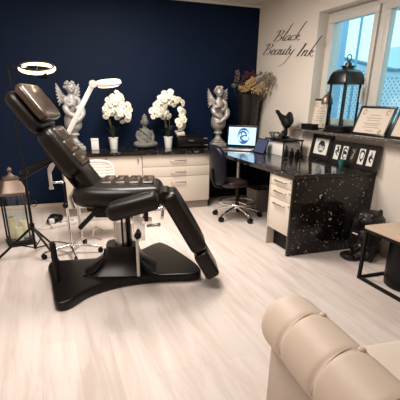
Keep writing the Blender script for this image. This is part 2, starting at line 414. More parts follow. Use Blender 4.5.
for z0, z1 in ((.608, .702), (.492, .604), (.184, .488)):
    bm = B(); box(bm, 0, .02, -.19, .183, z0, z1, .002); d = link('drawer', bm, 'cream_door', t)
    bm = B(); bar_handle(bm, (0, -.10, z1-.045), (0, .09, z1-.045), (-.022, 0, 0)); link('handle', bm, 'handle', d)
    bm = B(); tube(bm, [(0, -.165, z1-.03), (-.006, -.165, z1-.03)], .008, 12); link('lock', bm, 'handle', d)
# L-shaped granite worktop
t = thing('granite_worktop', 'L-shaped black granite worktop with white flecks and a full end panel', 'worktop', (0, 0, 0))
bm = B()
poly = [(-2.74, -.003), (-2.74, -.63), (-.98, -.63), (-.90, -.72), (-.895, -2.585), (-.003, -2.585), (-.003, -.003)]
loft(bm, [[Vector((x, y, z)) for x, y in poly] for z in (.71, .75)])
bmesh.ops.bevel(bm, geom=[e for e in bm.edges if abs(e.verts[0].co.z-e.verts[1].co.z) < 1e-5], offset=.003, segments=1, affect='EDGES')
link('slab', bm, 'granite', t, smooth=False)
bm = B(); box(bm, -.89, -.003, -2.583, -2.553, .001, .709, .002); link('end_panel', bm, 'granite', t)
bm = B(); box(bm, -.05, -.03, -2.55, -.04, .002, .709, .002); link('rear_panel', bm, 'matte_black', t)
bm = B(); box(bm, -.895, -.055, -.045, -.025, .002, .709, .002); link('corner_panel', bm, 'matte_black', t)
bm = B(); tube(bm, [(0, 0, 0), (0, 0, .70)], .028, 20); lathe(bm, [(.045, .69), (.045, .708)]); link('support_leg', bm, 'steel', t, loc=(-.55, -.74, 0))
# waste bin under the desk
t = thing('waste_bin', 'grey open waste bin on the floor under the desk', 'bin', (-.33, -.95, 0), R(8))
bm = B(); rs = []
for s, z in ((.115, 0), (.12, .01), (.14, .30), (.145, .30), (.145, .31), (.132, .31), (.112, .012)):
    rs.append([Vector((u*s/.145, v*s/.145, z)) for u, v in rrect(.29, .26, .03, 4)])
loft(bm, rs); link('bin_body', bm, 'bin', t)
bm = B(); tube(bm, [(u, v, .305) for u, v in rrect(.295, .265, .03, 4)], .006, 8, closed=True); link('rim', bm, 'black', t)

# ------------------------------------------------------------------ tattoo / treatment chair (x local = towards the feet)
TH = R(-16)
t = thing('treatment_chair', 'large black leather reclining treatment chair on a hydraulic column and black base', 'treatment chair', (-2.42, -2.5, 0), TH)
inv = Matrix.Rotation(-TH, 4, 'Z')
def L2(x, y): # world floor point into the chair's own axes
    v = inv @ Vector((x+2.42, y+2.5, 0)); return (v.x, v.y)
outl = [L2(*p) for p in ((-2.98, -2.30), (-2.93, -2.20), (-2.75, -2.22), (-2.45, -2.24), (-2.2, -2.16), (-2.02, -2.02), (-1.93, -2.02), (-1.86, -2.25), (-1.80, -2.62), (-1.82, -2.80), (-1.90, -2.84),
      (-2.13, -2.79), (-2.35, -2.77), (-2.55, -2.80), (-2.72, -2.88), (-2.84, -3.00), (-2.90, -3.03), (-2.95, -3.0), (-2.96, -2.85), (-2.97, -2.55))]
outl = [(p.x, p.y) for p in crom([(a, b, 0) for a, b in outl], 4, True)][::-1]
if sum(outl[i-1][0]*outl[i][1]-outl[i][0]*outl[i-1][1] for i in range(len(outl))) < 0: outl = outl[::-1]
bm = B(); pad(bm, outl, .065, .02, Matrix.Translation((0, 0, .004))); link('base_plate', bm, 'base_black', t)
bm = B(); rs = []
for k in range(9):
    q = k/8; e = (1-q)**2.2
    lx, ly = .25+.35*e, .21+.24*e
    rs.append([Vector((u+.03-.02*e, v, .06+.21*q)) for u, v in rrect(lx, ly, min(lx, ly)*.32, 6)])
loft(bm, rs); link('pedestal_cover', bm, 'base_black', t)
for sx in (-1, 1):
    bm = B(); tube(bm, crom([(.03+sx*.29, -.20, .07), (.03+sx*.20, -.18, .10), (.03+sx*.145, -.13, .17), (.03+sx*.125, -.108, .262)], 5), .008, 8); link('pedestal_rib', bm, 'base_black', t)
bm = B(); tube(bm, [(.03, 0, .24), (.03, 0, .50)], .062, 28); link('column', bm, 'steel', t)
bm = B(); tube(bm, [(.03, 0, .46), (.03, 0, .585)], .072, 28); link('column_sleeve', bm, 'chrome', t)
bm = B(); box(bm, .085, .105, -.05, .05, .27, .56, .006); box(bm, .035, .05, -.073, -.058, .27, .56, .003); link('reflection_bands', bm, 'black', t)  # black strips standing in for dark reflections on the chrome column
bm = B(); box(bm, -.20, .27, -.15, .15, .565, .609, .012); link('seat_frame', bm, 'black', t)
# bracket, knob and chrome rod at the near side
bm = B(); box(bm, .14, .21, -.20, -.16, .35, .60, .01); box(bm, .12, .28, -.19, -.17, .48, .53, .006); lathe(bm, [(.018, -.22), (.018, -.14)], (.17, 0, 0), 14, mtx=None) if False else None
link('side_bracket', bm, 'chrome', t)
bm = B(); tube(bm, [(.175, -.20, .405), (.175, -.245, .405)], .026, 18); link('knob', bm, 'black', t)
bm = B(); tube(bm, [(.165, -.205, .365), (.165, -.21, .068)], .012, 12); link('support_rod', bm, 'white', t)
bm = B(); tube(bm, [(.24, -.17, .46), (.33, -.17, .47)], .011, 10); ball(bm, (.33, -.17, .47), .016, 10); link('adjusting_screw', bm, 'steel', t)
bm = B(); box(bm, .225, .255, -.20, -.15, .50, .60, .006); link('bracket_clamp', bm, 'black', t)
bm = B(); box(bm, .10, .13, -.20, -.16, .54, .60, .006); link('bracket_clamp', bm, 'black', t)
bm = B(); box(bm, .125, .225, -.158, -.148, .34, .56, .004); link('bracket_plate', bm, 'chrome', t)
bm = B(); tube(bm, crom([(-.10, -.1, .40), (-.15, -.13, .44), (-.17, -.13, .37), (-.12, -.1, .33)], 5), .006, 8); link('hose', bm, 'chrome', t)
# backrest adjusting lever under the seat
bm = B(); m_ = frame_mtx((-.145, -.2, .56), (.71, 0, .70), (-.7, 0, .71)); box(bm, -.15, .14, -.02, .02, -.017, .017, .006, m_); link('tilt_lever', bm, 'black', t)
bm = B(); box(bm, -.14, -.02, -.19, -.15, .53, .62, .01); link('lever_mount', bm, 'black', t)
# seat
def seat_shape(p):
    u = p.x; lift = .035*max(0, -(u)/.3)**2*0
    return Vector((p.x, p.y, p.z-.012*math.cos(p.y*5)*0+lift))
bm = B()
so = [(-.30, -.12), (-.27, -.20), (-.18, -.255), (0, -.275), (.20, -.25), (.33, -.21), (.365, -.17), (.37, 0), (.365, .17), (.33, .23), (.2, .27), (0, .285), (-.18, .265), (-.27, .22), (-.30, .13), (-.31, 0)]
so = [(p.x, p.y) for p in crom([(a, b, 0) for a, b in so], 4, True)]
pad(bm, so, .148, .065, Matrix.Translation((0, 0, .608)), crown=.012); link('seat', bm, 'leather', t)
for i in range(4):
    bm = B(); pad(bm, rrect(.094, .30, .02, 3), .030, .013, Matrix.Translation((-.055+i*.102, .06, .745)), crown=.008); link('seat_panel', bm, 'lit_leather_panel', t)
# backrest
d = Vector((-.297, 0, .416)).normalized(); n_ = Vector((d.z, 0, -d.x))
bc = Vector((-.25, 0, .957)); T = .115
mb = frame_mtx(bc-n_*T, d, n_)
bm = B(); pad(bm, rrect(.36, .46, .06, 6, .96), T, .036, mb @ Matrix.Translation((.075, 0, 0)), crown=.010); br = link('backrest', bm, 'leather', t)
bm = B(); pad(bm, rrect(.26, .34, .04, 6), .075, .025, mb @ Matrix.Translation((-.155, 0, .03)), crown=.004); link('lumbar_cushion', bm, 'leather', br)
for i in range(3):
    bm = B(); pad(bm, rrect(.098, .27, .02, 3), .022, .010, frame_mtx(bc+d*(.185-i*.103)-n_*.009, d, n_), crown=.006); link('padded_panel', bm, 'lit_leather_panel', br)
bm = B(); box(bm, -.32, .12, -.13, .13, -.012, .0, .005, mb @ Matrix.Translation((0, 0, -.012))); link('back_plate', bm, 'black', br)
bm = B()
for s in (-1, 1): tube(bm, [Vector((-.13, s*.12, .63)), Vector((-.21, s*.12, .66)), bc-n_*(T+.02)-d*.22+Vector((0, s*.12, 0)), bc-n_*(T+.02)+d*.16+Vector((0, s*.12, 0))], .014, 10)
link('back_support', bm, 'black', t)
# headrest: a thick lower cushion with a thinner face cushion on top
hc = Vector((-.463, 0, 1.325)); hd = Vector((-.145, 0, .195)).normalized(); hn = Vector((hd.z, 0, -hd.x))
bm = B(); pad(bm, rrect(.30, .46, .075, 6), .088, .038, frame_mtx(hc-hn*.155-hd*.012, hd, hn)); hr = link('headrest', bm, 'leather', t)
bm = B(); pad(bm, rrect(.27, .44, .06, 6), .062, .026, frame_mtx(hc-hn*.058+hd*.0, hd, hn), crown=.012); link('face_cushion', bm, 'lit_leather_panel', hr)
bm = B(); tube(bm, [hc-hn*.13, hc-hn*.13-hd*.14, bc-n_*.08+d*.22], .015, 10); link('headrest_bracket', bm, 'steel', hr)
bm = B(); box(bm, -.14, .10, -.13, .13, -.018, 0, .006, frame_mtx(hc-hn*.156, hd, hn)); link('headrest_plate', bm, 'black', hr)
# armrests
def armrest(c, y, ux, uz, ln, wd, th=.115):
    u = Vector((ux, 0, uz)).normalized(); wn = Vector((-u.z, 0, u.x))
    bm = B(); pad(bm, rrect(ln, wd, .04, 6), th, th*.42, frame_mtx(Vector(c)-wn*th, u, wn), crown=.006)
    return link('armrest', bm, 'leather', t)
a1 = armrest((.150, -.385, .728), -.385, .33, .092, .37, .16, .125)
bm = B(); tube(bm, [(.22, -.385, .665), (.22, -.385, .60), (.22, -.15, .60)], .013, 12); link('arm_support', bm, 'chrome', a1)
a2 = armrest((-.64, .33, .865), .33, .28, .125, .38, .10, .035)
bm = B(); box(bm, -.17, .18, -.03, .03, 0, .018, .006, frame_mtx((-.66, .33, .785), (.28, 0, .15), (-.15, 0, .28))); link('arm_rail', bm, 'leather', a2)
bm = B(); tube(bm, [(-.52, .33, .85), (-.40, .30, .82), (-.27, .12, .84)], .014, 10); link('arm_support', bm, 'steel', a2)
bm = B(); tube(bm, [(-.28, -.19, .60), (-.30, -.19, .68), (-.26, -.15, .74)], .012, 10); link('hinge_arm', bm, 'steel', t)
# leg rest
p0, p1 = Vector((.44, 0, .755)), Vector((.80, 0, .115)); d = (p1-p0).normalized(); n_ = Vector((-d.z, 0, d.x))
yc = -.205
bm = B(); ln = .50
pad(bm, rrect(ln, .29, .05, 6), .125, .05, frame_mtx(p0+d*(ln/2)-n_*.11+Vector((0, yc, 0)), d, n_), crown=.01); lr = link('leg_rest', bm, 'leather', t)
bm = B(); pad(bm, rrect(.225, .29, .035, 6), .112, .028, frame_mtx(p0+d*(ln+.112)-n_*.115+Vector((0, yc, 0)), d, n_), crown=.004); fr = link('foot_cushion', bm, 'leather', lr)
bm = B(); box(bm, -.05, .05, -.08, .08, 0, .03, .006, frame_mtx(p0+d*(ln+.01)-n_*.07+Vector((0, yc, 0)), d, n_)); link('slide_bracket', bm, 'matte_black', lr)
bm = B(); tube(bm, [(.385, yc-.11, .70), (.385, yc+.11, .70)], .05, 18); link('hinge_roll', bm, 'leather', lr)
bm = B(); tube(bm, [(.20, yc, .60), (.34, yc, .60), (.40, yc, .62)], .014, 10); tube(bm, [(.36, yc-.1, .56), (.36, yc+.1, .56)], .012, 10); link('leg_linkage', bm, 'chrome', lr)
# foot pedal bar at the head end
bm = B(); q0 = L2(-2.915, -2.66)
tube(bm, [(q0[0], q0[1], .06), (q0[0], q0[1], .20)], .018, 12); tube(bm, [(q0[0], q0[1], .17), (q0[0]-.005, q0[1], .36)], [.024, .022], 14); ball(bm, (q0[0]-.005, q0[1], .36), .0225, 12)
link('foot_pedal', bm, 'matte_black', t)

# ------------------------------------------------------------------ ring light on its tripod
t = thing('ring_light', 'glowing warm ring light on a thin black tripod stand left of the chair', 'ring light', (-3.08, -1.82, 0))
bm = B(); tube(bm, [(0, 0, .06), (0, 0, .75)], .012, 12); tube(bm, [(0, 0, .74), (0, 0, 1.50)], .008, 12); link('pole', bm, 'black', t)
bm = B(); tube(bm, [(0, 0, .70), (0, 0, .78)], .018, 14); tube(bm, [(0, 0, .75), (.035, -.01, .75)], .009, 10); link('height_knob', bm, 'black', t)
bm = B(); tube(bm, [(0, 0, .24), (0, 0, .30)], .022, 14); link('hub', bm, 'black', t)
for ang in (R(-172), R(-54), R(66)):
    ex, ey = math.cos(ang)*.32, math.sin(ang)*.32
    bm = B(); tube(bm, [(0, 0, .27), (ex, ey, .012)], .011, 10); lg = link('leg', bm, 'black', t)
    bm = B(); ball(bm, (ex, ey, .012), .013, 10); link('rubber_foot', bm, 'matte_black', lg)
    bm = B(); tube(bm, [(0, 0, .07), (ex*.55, ey*.55, .13)], .006, 8); link('brace', bm, 'black', t)
bm = B()
rc = Vector((.212, -.03, 1.553)); tm = Matrix.Translation(rc) @ Matrix.Rotation(R(18), 4, 'X') @ Matrix.Rotation(R(-2), 4, 'Y')
def torus(bm, Rr, ra, rb, n=48, k=12, mtx=tm, zoff=0.):
    rings = []
    for i in range(n):
        a = 2*PI*i/n; rings.append([mtx @ Vector(((Rr+ra*math.cos(2*PI*j/k))*math.cos(a), (Rr+ra*math.cos(2*PI*j/k))*math.sin(a), zoff+rb*math.sin(2*PI*j/k))) for j in range(k)])
    rings.append([v.copy() for v in rings[0]]); loft(bm, rings, False)
torus(bm, .124, .009, .005, zoff=.017); link('ring_housing', bm, 'matte_black', t)
bm = B(); torus(bm, .124, .0165, .014, zoff=0); link('light_ring', bm, 'ring_led', t)
bm = B(); tube(bm, [(0, 0, 1.48), (.0, 0, 1.555), tm @ Vector((-.128, 0, .012))], .008, 8); tube(bm, [tm @ Vector((-.124, 0, .017)), tm @ Vector((0, 0, .017)), tm @ Vector((.0, -.12, .015))], .005, 8)
box(bm, -.035, .035, -.012, .012, -.03, .012, .004, tm @ Matrix.Translation((.03, -.12, -.01))); link('phone_holder', bm, 'black', t)

# ------------------------------------------------------------------ magnifier lamp
t = thing('magnifier_lamp', 'white magnifier lamp with lit round head on a chrome castor stand', 'lamp', (-2.765, -1.86, 0))
bm = B(); tube(bm, [(0, 0, .05), (0, 0, .46)], .013, 14); lathe(bm, [(.035, .05), (.035, .075), (.02, .10)]); link('pole', bm, 'chrome', t)
bm = B(); tube(bm, [(0, 0, .44), (0, 0, .66)], .013, 14); link('upper_pole', bm, 'black', t)
bm = B(); ball(bm, (-.012, -.02, .455), (.026, .026, .026), 16); link('height_knob', bm, 'black', t)
for k in range(5):
    a = R(72*k-158); ex, ey = math.cos(a)*.265, math.sin(a)*.265
    bm = B(); tube(bm, [(0, 0, .075), (ex*.6, ey*.6, .07), (ex, ey, .055)], [.017, .014, .011], 10); lg = link('leg', bm, 'chrome', t)
    bm = B(); tube(bm, [(ex-.014*math.sin(a), ey+.014*math.cos(a), .024), (ex+.014*math.sin(a), ey-.014*math.cos(a), .024)], .024, 16); tube(bm, [(ex, ey, .04), (ex, ey, .058)], .008, 8); link('castor', bm, 'black', lg)
bm = B(); tube(bm, [(0, 0, .645), (-.02, 0, .66), (-.11, 0, .66)], .010, 12); link('cross_arm', bm, 'chrome', t)
bm = B(); tube(bm, [(-.11, 0, .62), (-.11, 0, .76)], .015, 14); tube(bm, [(-.11, 0, .605), (-.11, 0, .62)], .021, 14); link('clamp', bm, 'white', t)
el = Vector((.32, .048, 1.452))
bm = B(); u = el-Vector((-.11, .0, .76)); mm = frame_mtx(Vector((-.11, 0, .76)), u, (0, -1, 0)); box(bm, 0, u.length, -.02, .02, -.013, .013, .006, mm); link('spring_arm', bm, 'white', t)
bm = B(); tube(bm, [el-Vector((0, .025, 0)), el+Vector((0, .025, 0))], .03, 18); link('elbow_joint', bm, 'white', t)
hm = Matrix.Translation(el+Vector((.128, 0, .006))) @ Matrix.Rotation(R(8), 4, 'X') @ Matrix.Rotation(R(-7), 4, 'Y')
bm = B(); tube(bm, [el, el+Vector((.028, 0, .006))], .014, 12)
lathe(bm, [(.075, .012), (.075, .022), (.12, .024), (.135, .014), (.137, -.006), (.128, -.012), (.126, .0), (.085, .006), (.077, .008)], (0, 0, 0), 40, mtx=hm) if False else None
hd_ = link('lamp_arm_end', bm, 'white', t)
bm = B(); rings = []
pr = [(.064, -.004), (.064, .020), (.094, .024), (.108, .016), (.112, .0), (.107, -.010), (.100, -.004)]
for i in range(41):
    a = 2*PI*i/40; rings.append([hm @ Vector((r*math.cos(a), r*math.sin(a), z)) for r, z in pr])
loft(bm, rings, False, True); link('lamp_head', bm, 'white', t)
bm = B(); rings = []
for i in range(41):
    a = 2*PI*i/40; rings.append([hm @ Vector((r*math.cos(a), r*math.sin(a), z)) for r, z in ((.067, -.008), (.067, -.002), (.102, -.002), (.102, -.008), (.085, -.022))])
loft(bm, rings, False, True); link('light_ring', bm, 'lamp_led', t)
bm = B(); lathe(bm, [(.001, .0), (.063, .002), (.063, .008), (.001, .014)], (0, 0, 0), 32, mtx=hm.to_3x3().to_4x4()) ; 
for v in bm.verts: v.co += hm.translation
link('lens', bm, 'clear', t)

# ------------------------------------------------------------------ floor lantern with candles
def lantern(name, label, loc, rotz, s, hb, he, ha, roofm, parts):
    """s half width of the body, hb base height, he eaves height, ha apex height"""
    t = thing(name, label, 'lantern', loc, rotz)
    bm = B(); box(bm, -s-.012, s+.012, -s-.012, s+.012, 0, hb*.45, .004); box(bm, -s, s, -s, s, hb*.45, hb, .004); link('base', bm, 'lantern_black', t)
    for a in (-1, 1):
        for b_ in (-1, 1):
            bm = B(); box(bm, a*(s-.008)-.008, a*(s-.008)+.008, b_*(s-.008)-.009, b_*(s-.008)+.009, hb, he, .002); link('post', bm, 'lantern_black', t)
    for k in range(4):
        bm = B(); box(bm, -s+.017, s-.017, -.0015, .0015, hb, he); m2 = Matrix.Rotation(R(90*k), 4, 'Z') @ Matrix.Translation((0, s-.008, 0))
        for v in bm.verts: v.co = m2 @ v.co
        link('pane', bm, 'clear', t, smooth=False)
    bm = B(); rs = []
    for q, z in parts: rs.append([Vector((u, v, z)) for u, v in rrect(2*s*q, 2*s*q, min(.02, s*q*.5), 2)])
    loft(bm, rs); link('roof', bm, roofm, t, ang=25)
    return t
t = lantern('floor_lantern', 'black glass floor lantern with bronze roof holding cream candles', (-3.225, -1.40, 0), R(12), .115, .05, .50, .72, 'bronze',
    [(1.08, .495), (1.12, .50), (1.12, .515), (1.04, .52), (.84, .57), (.66, .625), (.58, .63), (.60, .635), (.60, .645), (.30, .66), (.14, .68), (.12, .69)])
bm = B(); ball(bm, (0, 0, .715), (.022, .022, .022), 12); tube(bm, [(0, 0, .69), (0, 0, .745)], [.012, .003], 10); link('finial', bm, 'bronze', t)
bm = B(); tube(bm, [(.165+.03*math.cos(R(a)), -.04, .385+.03*math.sin(R(a))) for a in range(0, 360, 30)], .004, 8, closed=True); tube(bm, [(.12, -.04, .385), (.14, -.04, .385)], .006, 8); link('door_ring', bm, 'lantern_black', t)
for i, (x, y, h, r, lb) in enumerate([(-.045, .03, .21, .038, 'tallest cream pillar candle inside the floor lantern'), (.05, .02, .165, .036, 'cream pillar candle on the right inside the floor lantern'), (-.01, -.062, .125, .036, 'shortest cream pillar candle, at the front inside the floor lantern')]):
    c = thing('pillar_candle', lb, 'candle', (-3.225+x*math.cos(R(12))-y*math.sin(R(12)), -1.40+x*math.sin(R(12))+y*math.cos(R(12)), .05), 0, 'pillar candles in the floor lantern')
    bm = B(); lathe(bm, [(r, 0), (r, h-.008), (r-.006, h), (r*.5, h-.006)], n=24); link('wax', bm, 'wax', c)
    bm = B(); tube(bm, [(0, 0, h-.01), (.002, 0, h+.014)], .0018, 6); link('wick', bm, 'ink', c)

# ------------------------------------------------------------------ power strip and adapter on the floor
t = thing('power_strip', 'white power strip lying on the floor near the cabinets', 'power strip', (-2.79, -.93, 0), R(22))
bm = B(); box(bm, -.15, .15, -.03, .03, 0, .045, .01); link('body', bm, 'white', t)
for k in range(4):
    bm = B(); lathe(bm, [(.021, .0455), (.021, .047), (.018, .047), (.016, .044)], (-.105+k*.07, 0, 0), 16); link('socket', bm, 'grey_ink', t)
bm = B(); tube(bm, crom([(-.15, 0, .02), (-.22, -.02, .008), (-.26, .06, .008), (-.20, .14, .008), (-.14, .2, .008)], 6), .005, 8); link('cord', bm, 'white', t)
def adapt(bm):
    ball(bm, (0, 0, .045), (.055, .035, .04)); ball(bm, (.05, .02, .06), (.05, .03, .035)); ball(bm, (-.04, .03, .05), (.035, .03, .03))
t = blend('cable_tangle', lambda bm: [tube(bm, crom([(-.08, 0, .02), (-.03, .02, .09), (.04, 0, .10), (.09, .03, .07), (.06, .05, .02), (-.02, .03, .05), (-.07, .04, .03), (-.02, -.03, .015)], 8), .015, 8), adapt(bm)], 'black', .006, 2, loc=(-2.885, -.80, 0))
tag(t, 'tangle of black cable with a plug beside the white power strip', 'cable')
bm = B(); box(bm, -.028, .028, -.022, .022, -.02, .03, .008); link('plug', bm, 'white', t, loc=(-.03, -.045, .04), rotz=.4)

# ------------------------------------------------------------------ white trolley behind the chair
t = thing('slatted_trolley', 'white slatted metal trolley standing behind the treatment chair', 'trolley', (-2.44, -1.40, 0))
W_, D_ = .20, .14
for sx in (-1, 1):
    for sy in (-1, 1):
        bm = B(); tube(bm, [(sx*W_, sy*D_, .045), (sx*W_, sy*D_, .60 if sy > 0 else .58)], .009, 10); lg = link('upright', bm, 'wire', t)
        bm = B(); tube(bm, [(sx*W_-.01, sy*D_, .022), (sx*W_+.01, sy*D_, .022)], .022, 14); tube(bm, [(sx*W_, sy*D_, .03), (sx*W_, sy*D_, .05)], .008, 8); link('castor', bm, 'white', lg)
for z in (.20, .56):
    bm = B(); box(bm, -W_, W_, -D_, D_, z, z+.02, .006); box(bm, -W_, W_, -D_-.004, -D_+.004, z, z+.05, .003); link('tray', bm, 'wire', t)
bm = B(); arch = crom([(-W_, .14, .56), (-W_, .14, .66), (-.17, .14, .72), (-.10, .14, .745), (0, .14, .75), (.10, .14, .745), (.17, .14, .72), (W_, .14, .66), (W_, .14, .56)], 5); tube(bm, arch, .012, 10)
link('back_hoop', bm, 'wire', t)
for z in (.605, .635, .665, .695, .722):
    hw = W_ if z < .68 else .185 if z < .70 else .16
    bm = B(); box(bm, -hw, hw, .134, .146, z-.009, z+.009, .003); link('slat', bm, 'wire', t)

# ------------------------------------------------------------------ things on the back worktop
Z = .7505
def cherub(name, label, loc, rotz, sc, m):
    t = thing(name, label, 'statue', loc, rotz, 'winged cherub statues on urn pedestals')
    def S(bm):
        for v in bm.verts: v.co *= sc
        return bm
    bm = B(); box(bm, -.09, .09, -.08, .08, 0, .05, .008); box(bm, -.07, .07, -.065, .065, .05, .075, .008); link('plinth', S(bm), m, t)
    bm = B(); lathe(bm, [(.055, .07), (.062, .085), (.045, .10), (.030, .125), (.034, .15), (.055, .165), (.052, .18), (.035, .19), (.06, .21), (.09, .245), (.092, .29), (.091, .33), (.075, .37), (.05, .395), (.03, .40)], n=32); link('urn', S(bm), m, t)
    def body(bm):
        ball(bm, (0, .005, .44), (.062, .055, .06)); ball(bm, (0, 0, .51), (.052, .042, .065)); ball(bm, (0, -.015, .47), (.05, .045, .04)); ball(bm, (0, 0, .565), (.03, .028, .03))
        ball(bm, (0, -.012, .635), (.050, .050, .056)); ball(bm, (-.018, -.048, .622), (.019, .014, .016)); ball(bm, (.018, -.048, .622), (.019, .014, .016)); ball(bm, (0, -.064, .632), .009)
        ball(bm, (0, -.05, .598), (.016, .012, .010)); ball(bm, (-.05, -.005, .63), (.010, .012, .015)); ball(bm, (.05, -.005, .63), (.010, .012, .015))
        tube(bm, crom([(-.05, -.0, .545), (-.075, -.03, .50), (-.055, -.075, .47), (-.01, -.085, .485)], 4), [.024]*4+[.022]*4+[.019]*4+[.015], 10)
        tube(bm, crom([(.05, -.0, .545), (.08, -.03, .50), (.055, -.075, .455), (.01, -.08, .43)], 4), [.024]*4+[.022]*4+[.019]*4+[.015], 10)
        for x in (-.010, -.004, .004, .010): tube(bm, [(x, -.085, .485), (x*1.6, -.10, .50)], .005, 6)
        tube(bm, crom([(-.03, 0, .42), (-.085, -.05, .44), (-.06, -.085, .385), (.015, -.10, .35)], 4), [.038]*4+[.033]*4+[.027]*4+[.018], 10)
        tube(bm, crom([(.03, 0, .42), (.09, -.05, .43), (.07, -.095, .36), (.0, -.10, .305)], 4), [.038]*4+[.033]*4+[.027]*4+[.018], 10)
        ball(bm, (.035, -.105, .345), (.026, .014, .013)); ball(bm, (-.015, -.11, .298), (.026, .016, .013))
        for v in bm.verts: v.co *= sc
    blend('figure', body, m, .006*sc, 3, parent=t)
    def hair(bm):
        for i in range(46):
            a, b_ = random.uniform(0, 2*PI), random.uniform(.02, 1.0)
            if math.sin(a) < -.35 and b_ < .62: continue
            zz = .635+.058*b_; rr = .055*math.sqrt(max(0, 1-(b_*.93)**2))+.003
            ball(bm, (rr*math.cos(a), -.006+rr*math.sin(a), zz), random.uniform(.011, .016), 8)
        for v in bm.verts: v.co *= sc
    bm = B(); hair(bm); link('curly_hair', bm, m, t)
    for s in (-1, 1):
        bm = B()
        for k in range(7):
            q = k/6; base = Vector((s*(.03+.01*q), .05, .50+.03*q)); tip = Vector((s*(.10+.030*math.sin(q*1.9+.4)), .07, .46+.215*q))
            mid = (base+tip)/2+Vector((s*.012, .012, .012)); L_ = crom([base, mid, tip], 4)
            rings = []
            for i, p in enumerate(L_):
                tt = i/(len(L_)-1); wv = .019*(1-.75*tt**2.2); dr = (tip-base).normalized(); sd = Vector((-dr.z, 0, dr.x))
                rings.append([p+sd*wv*math.cos(a)+Vector((0, 1, 0))*.006*math.sin(a) for a in [2*PI*j/8 for j in range(8)]])
            loft(bm, rings)
        link('wing', S(bm), m, t)
    return t
cherub('cherub_statue', 'silver winged cherub statue behind the treatment chair at the left worktop end', (-2.535, -.29, Z), R(14), 1.10, 'silver')
cherub('cherub_statue', 'silver winged cherub on an urn standing beside the open laptop', (-.66, -.27, Z), R(-6), 1.08, 'silver2')

t = thing('small_box', 'small white square box on the worktop left of the first orchid', 'box', (-2.30, -.27, Z), R(-6))
bm = B(); box(bm, -.045, .045, -.04, .04, 0, .105, .006); link('body', bm, 'ceramic', t)
bm = B(); box(bm, -.047, .047, -.042, .042, .105, .135, .006); link('lid', bm, 'ceramic', t)

def bloom_mesh():
    bm = B()
    for k in range(5):
        a = 2*PI*k/5+.3; w = .020 if k % 2 else .015; ln = .030
        rings = []
        for i in range(5):
            q = i/4; wd = w*math.sin(PI*(.12+.83*q))+.001; p = Vector((ln*q*math.cos(a), ln*q*math.sin(a), .006*math.sin(q*PI)+.003*q)); sd = Vector((-math.sin(a), math.cos(a), 0))
            rings.append([p+sd*wd*c1+Vector((0, 0, .0012*s1)) for c1, s1 in ((1, 0), (.5, 1), (-.5, 1), (-1, 0), (-.5, -1), (.5, -1))])
        loft(bm, rings)
    ball(bm, (0, 0, .006), (.006, .006, .008), 8, mi=1)
    return bm
def orchid(label, loc, spines, n, seed):
    rng = random.Random(seed)
    t = thing('potted_orchid', label, 'plant', loc, 0, 'white orchids in white pots')
    bm = B(); lathe(bm, [(.042, 0), (.044, .005), (.057, .13), (.061, .132), (.061, .142), (.053, .142), (.050, .122), (.001, .118)], n=28); link('pot', bm, 'ceramic', t)
    bm = B(); ball(bm, (0, 0, .118), (.04, .04, .010), 12); link('soil', bm, 'stem', t)
    for k in range(7):
        a = 2*PI*k/7+rng.random(); ln = rng.uniform(.11, .17); rings = []
        hgt = rng.uniform(.10, .17)
        for i in range(8):
            q = i/7; p = Vector((ln*q*.6*math.cos(a), ln*q*.6*math.sin(a), .12+hgt*math.sin(q*1.9))); wd = .024*math.sin(PI*(.1+.87*q)); sd = Vector((-math.sin(a), math.cos(a), 0))
            rings.append([p+sd*wd*c1+Vector((0, 0, .003*s1)) for c1, s1 in ((1, .8), (0, 1), (-1, .8), (0, -1))])
        bm = B(); loft(bm, rings); link('leaf', bm, 'leaf', t)
    proto = None
    for sp in spines:
        pts = crom(sp, 6); bm = B(); tube(bm, pts, .004, 6); link('flower_stem', bm, 'stem', t)
    allp = [crom(sp, 8) for sp in spines]
    for i in range(n):
        sp = allp[i % len(allp)]; q = rng.uniform(.42, 1.0); p = sp[int(q*(len(sp)-1))]
        r = rng.uniform(.01, .08); a, b_ = rng.uniform(0, 2*PI), rng.uniform(-1, 1)
        off = Vector((math.cos(a)*math.sqrt(1-b_*b_), math.sin(a)*math.sqrt(1-b_*b_)*.8, b_))*r
        if proto is None:
            o = link('bloom', bloom_mesh(), ['petal', 'pistil'], t); proto = o
        else:
            o = proto.copy(); col.objects.link(o); o.parent = t
        o.location = p+off
        dr = (off.normalized()+Vector((.0, -1.3, .1))).normalized()
        o.rotation_euler = dr.to_track_quat('Z', 'Y').to_euler(); sc = rng.uniform(1.15, 1.55); o.scale = (sc, sc, sc)
    return t
orchid('white orchid in a small white pot left of the grey Buddha', (-2.07, -.27, Z),
       [[(0, 0, .12), (-.03, 0, .30), (-.02, 0, .50), (.05, -.01, .60), (.12, -.02, .54), (.17, -.02, .42)], [(0, 0, .12), (-.03, -.01, .28), (-.06, -.01, .42), (-.02, -.02, .54), (.06, -.03, .50), (.13, -.03, .36)],
        [(0, 0, .12), (-.02, 0, .32), (-.04, 0, .40), (.04, -.02, .46), (.12, -.03, .42), (.19, -.03, .40)]], 100, 3)
orchid('white arching orchid in a small white pot between Buddha and black printer', (-1.36, -.27, Z),
       [[(0, 0, .12), (-.03, 0, .35), (-.04, 0, .52), (.03, -.01, .60), (.12, -.02, .56), (.17, -.02, .42), (.18, -.02, .26)], [(0, 0, .12), (-.05, -.01, .34), (-.10, -.01, .48), (-.08, -.02, .56), (.0, -.03, .60), (.08, -.03, .55)],
        [(0, 0, .12), (.02, 0, .34), (-.06, 0, .46), (-.13, -.02, .45), (-.15, -.03, .40)]], 100, 5)

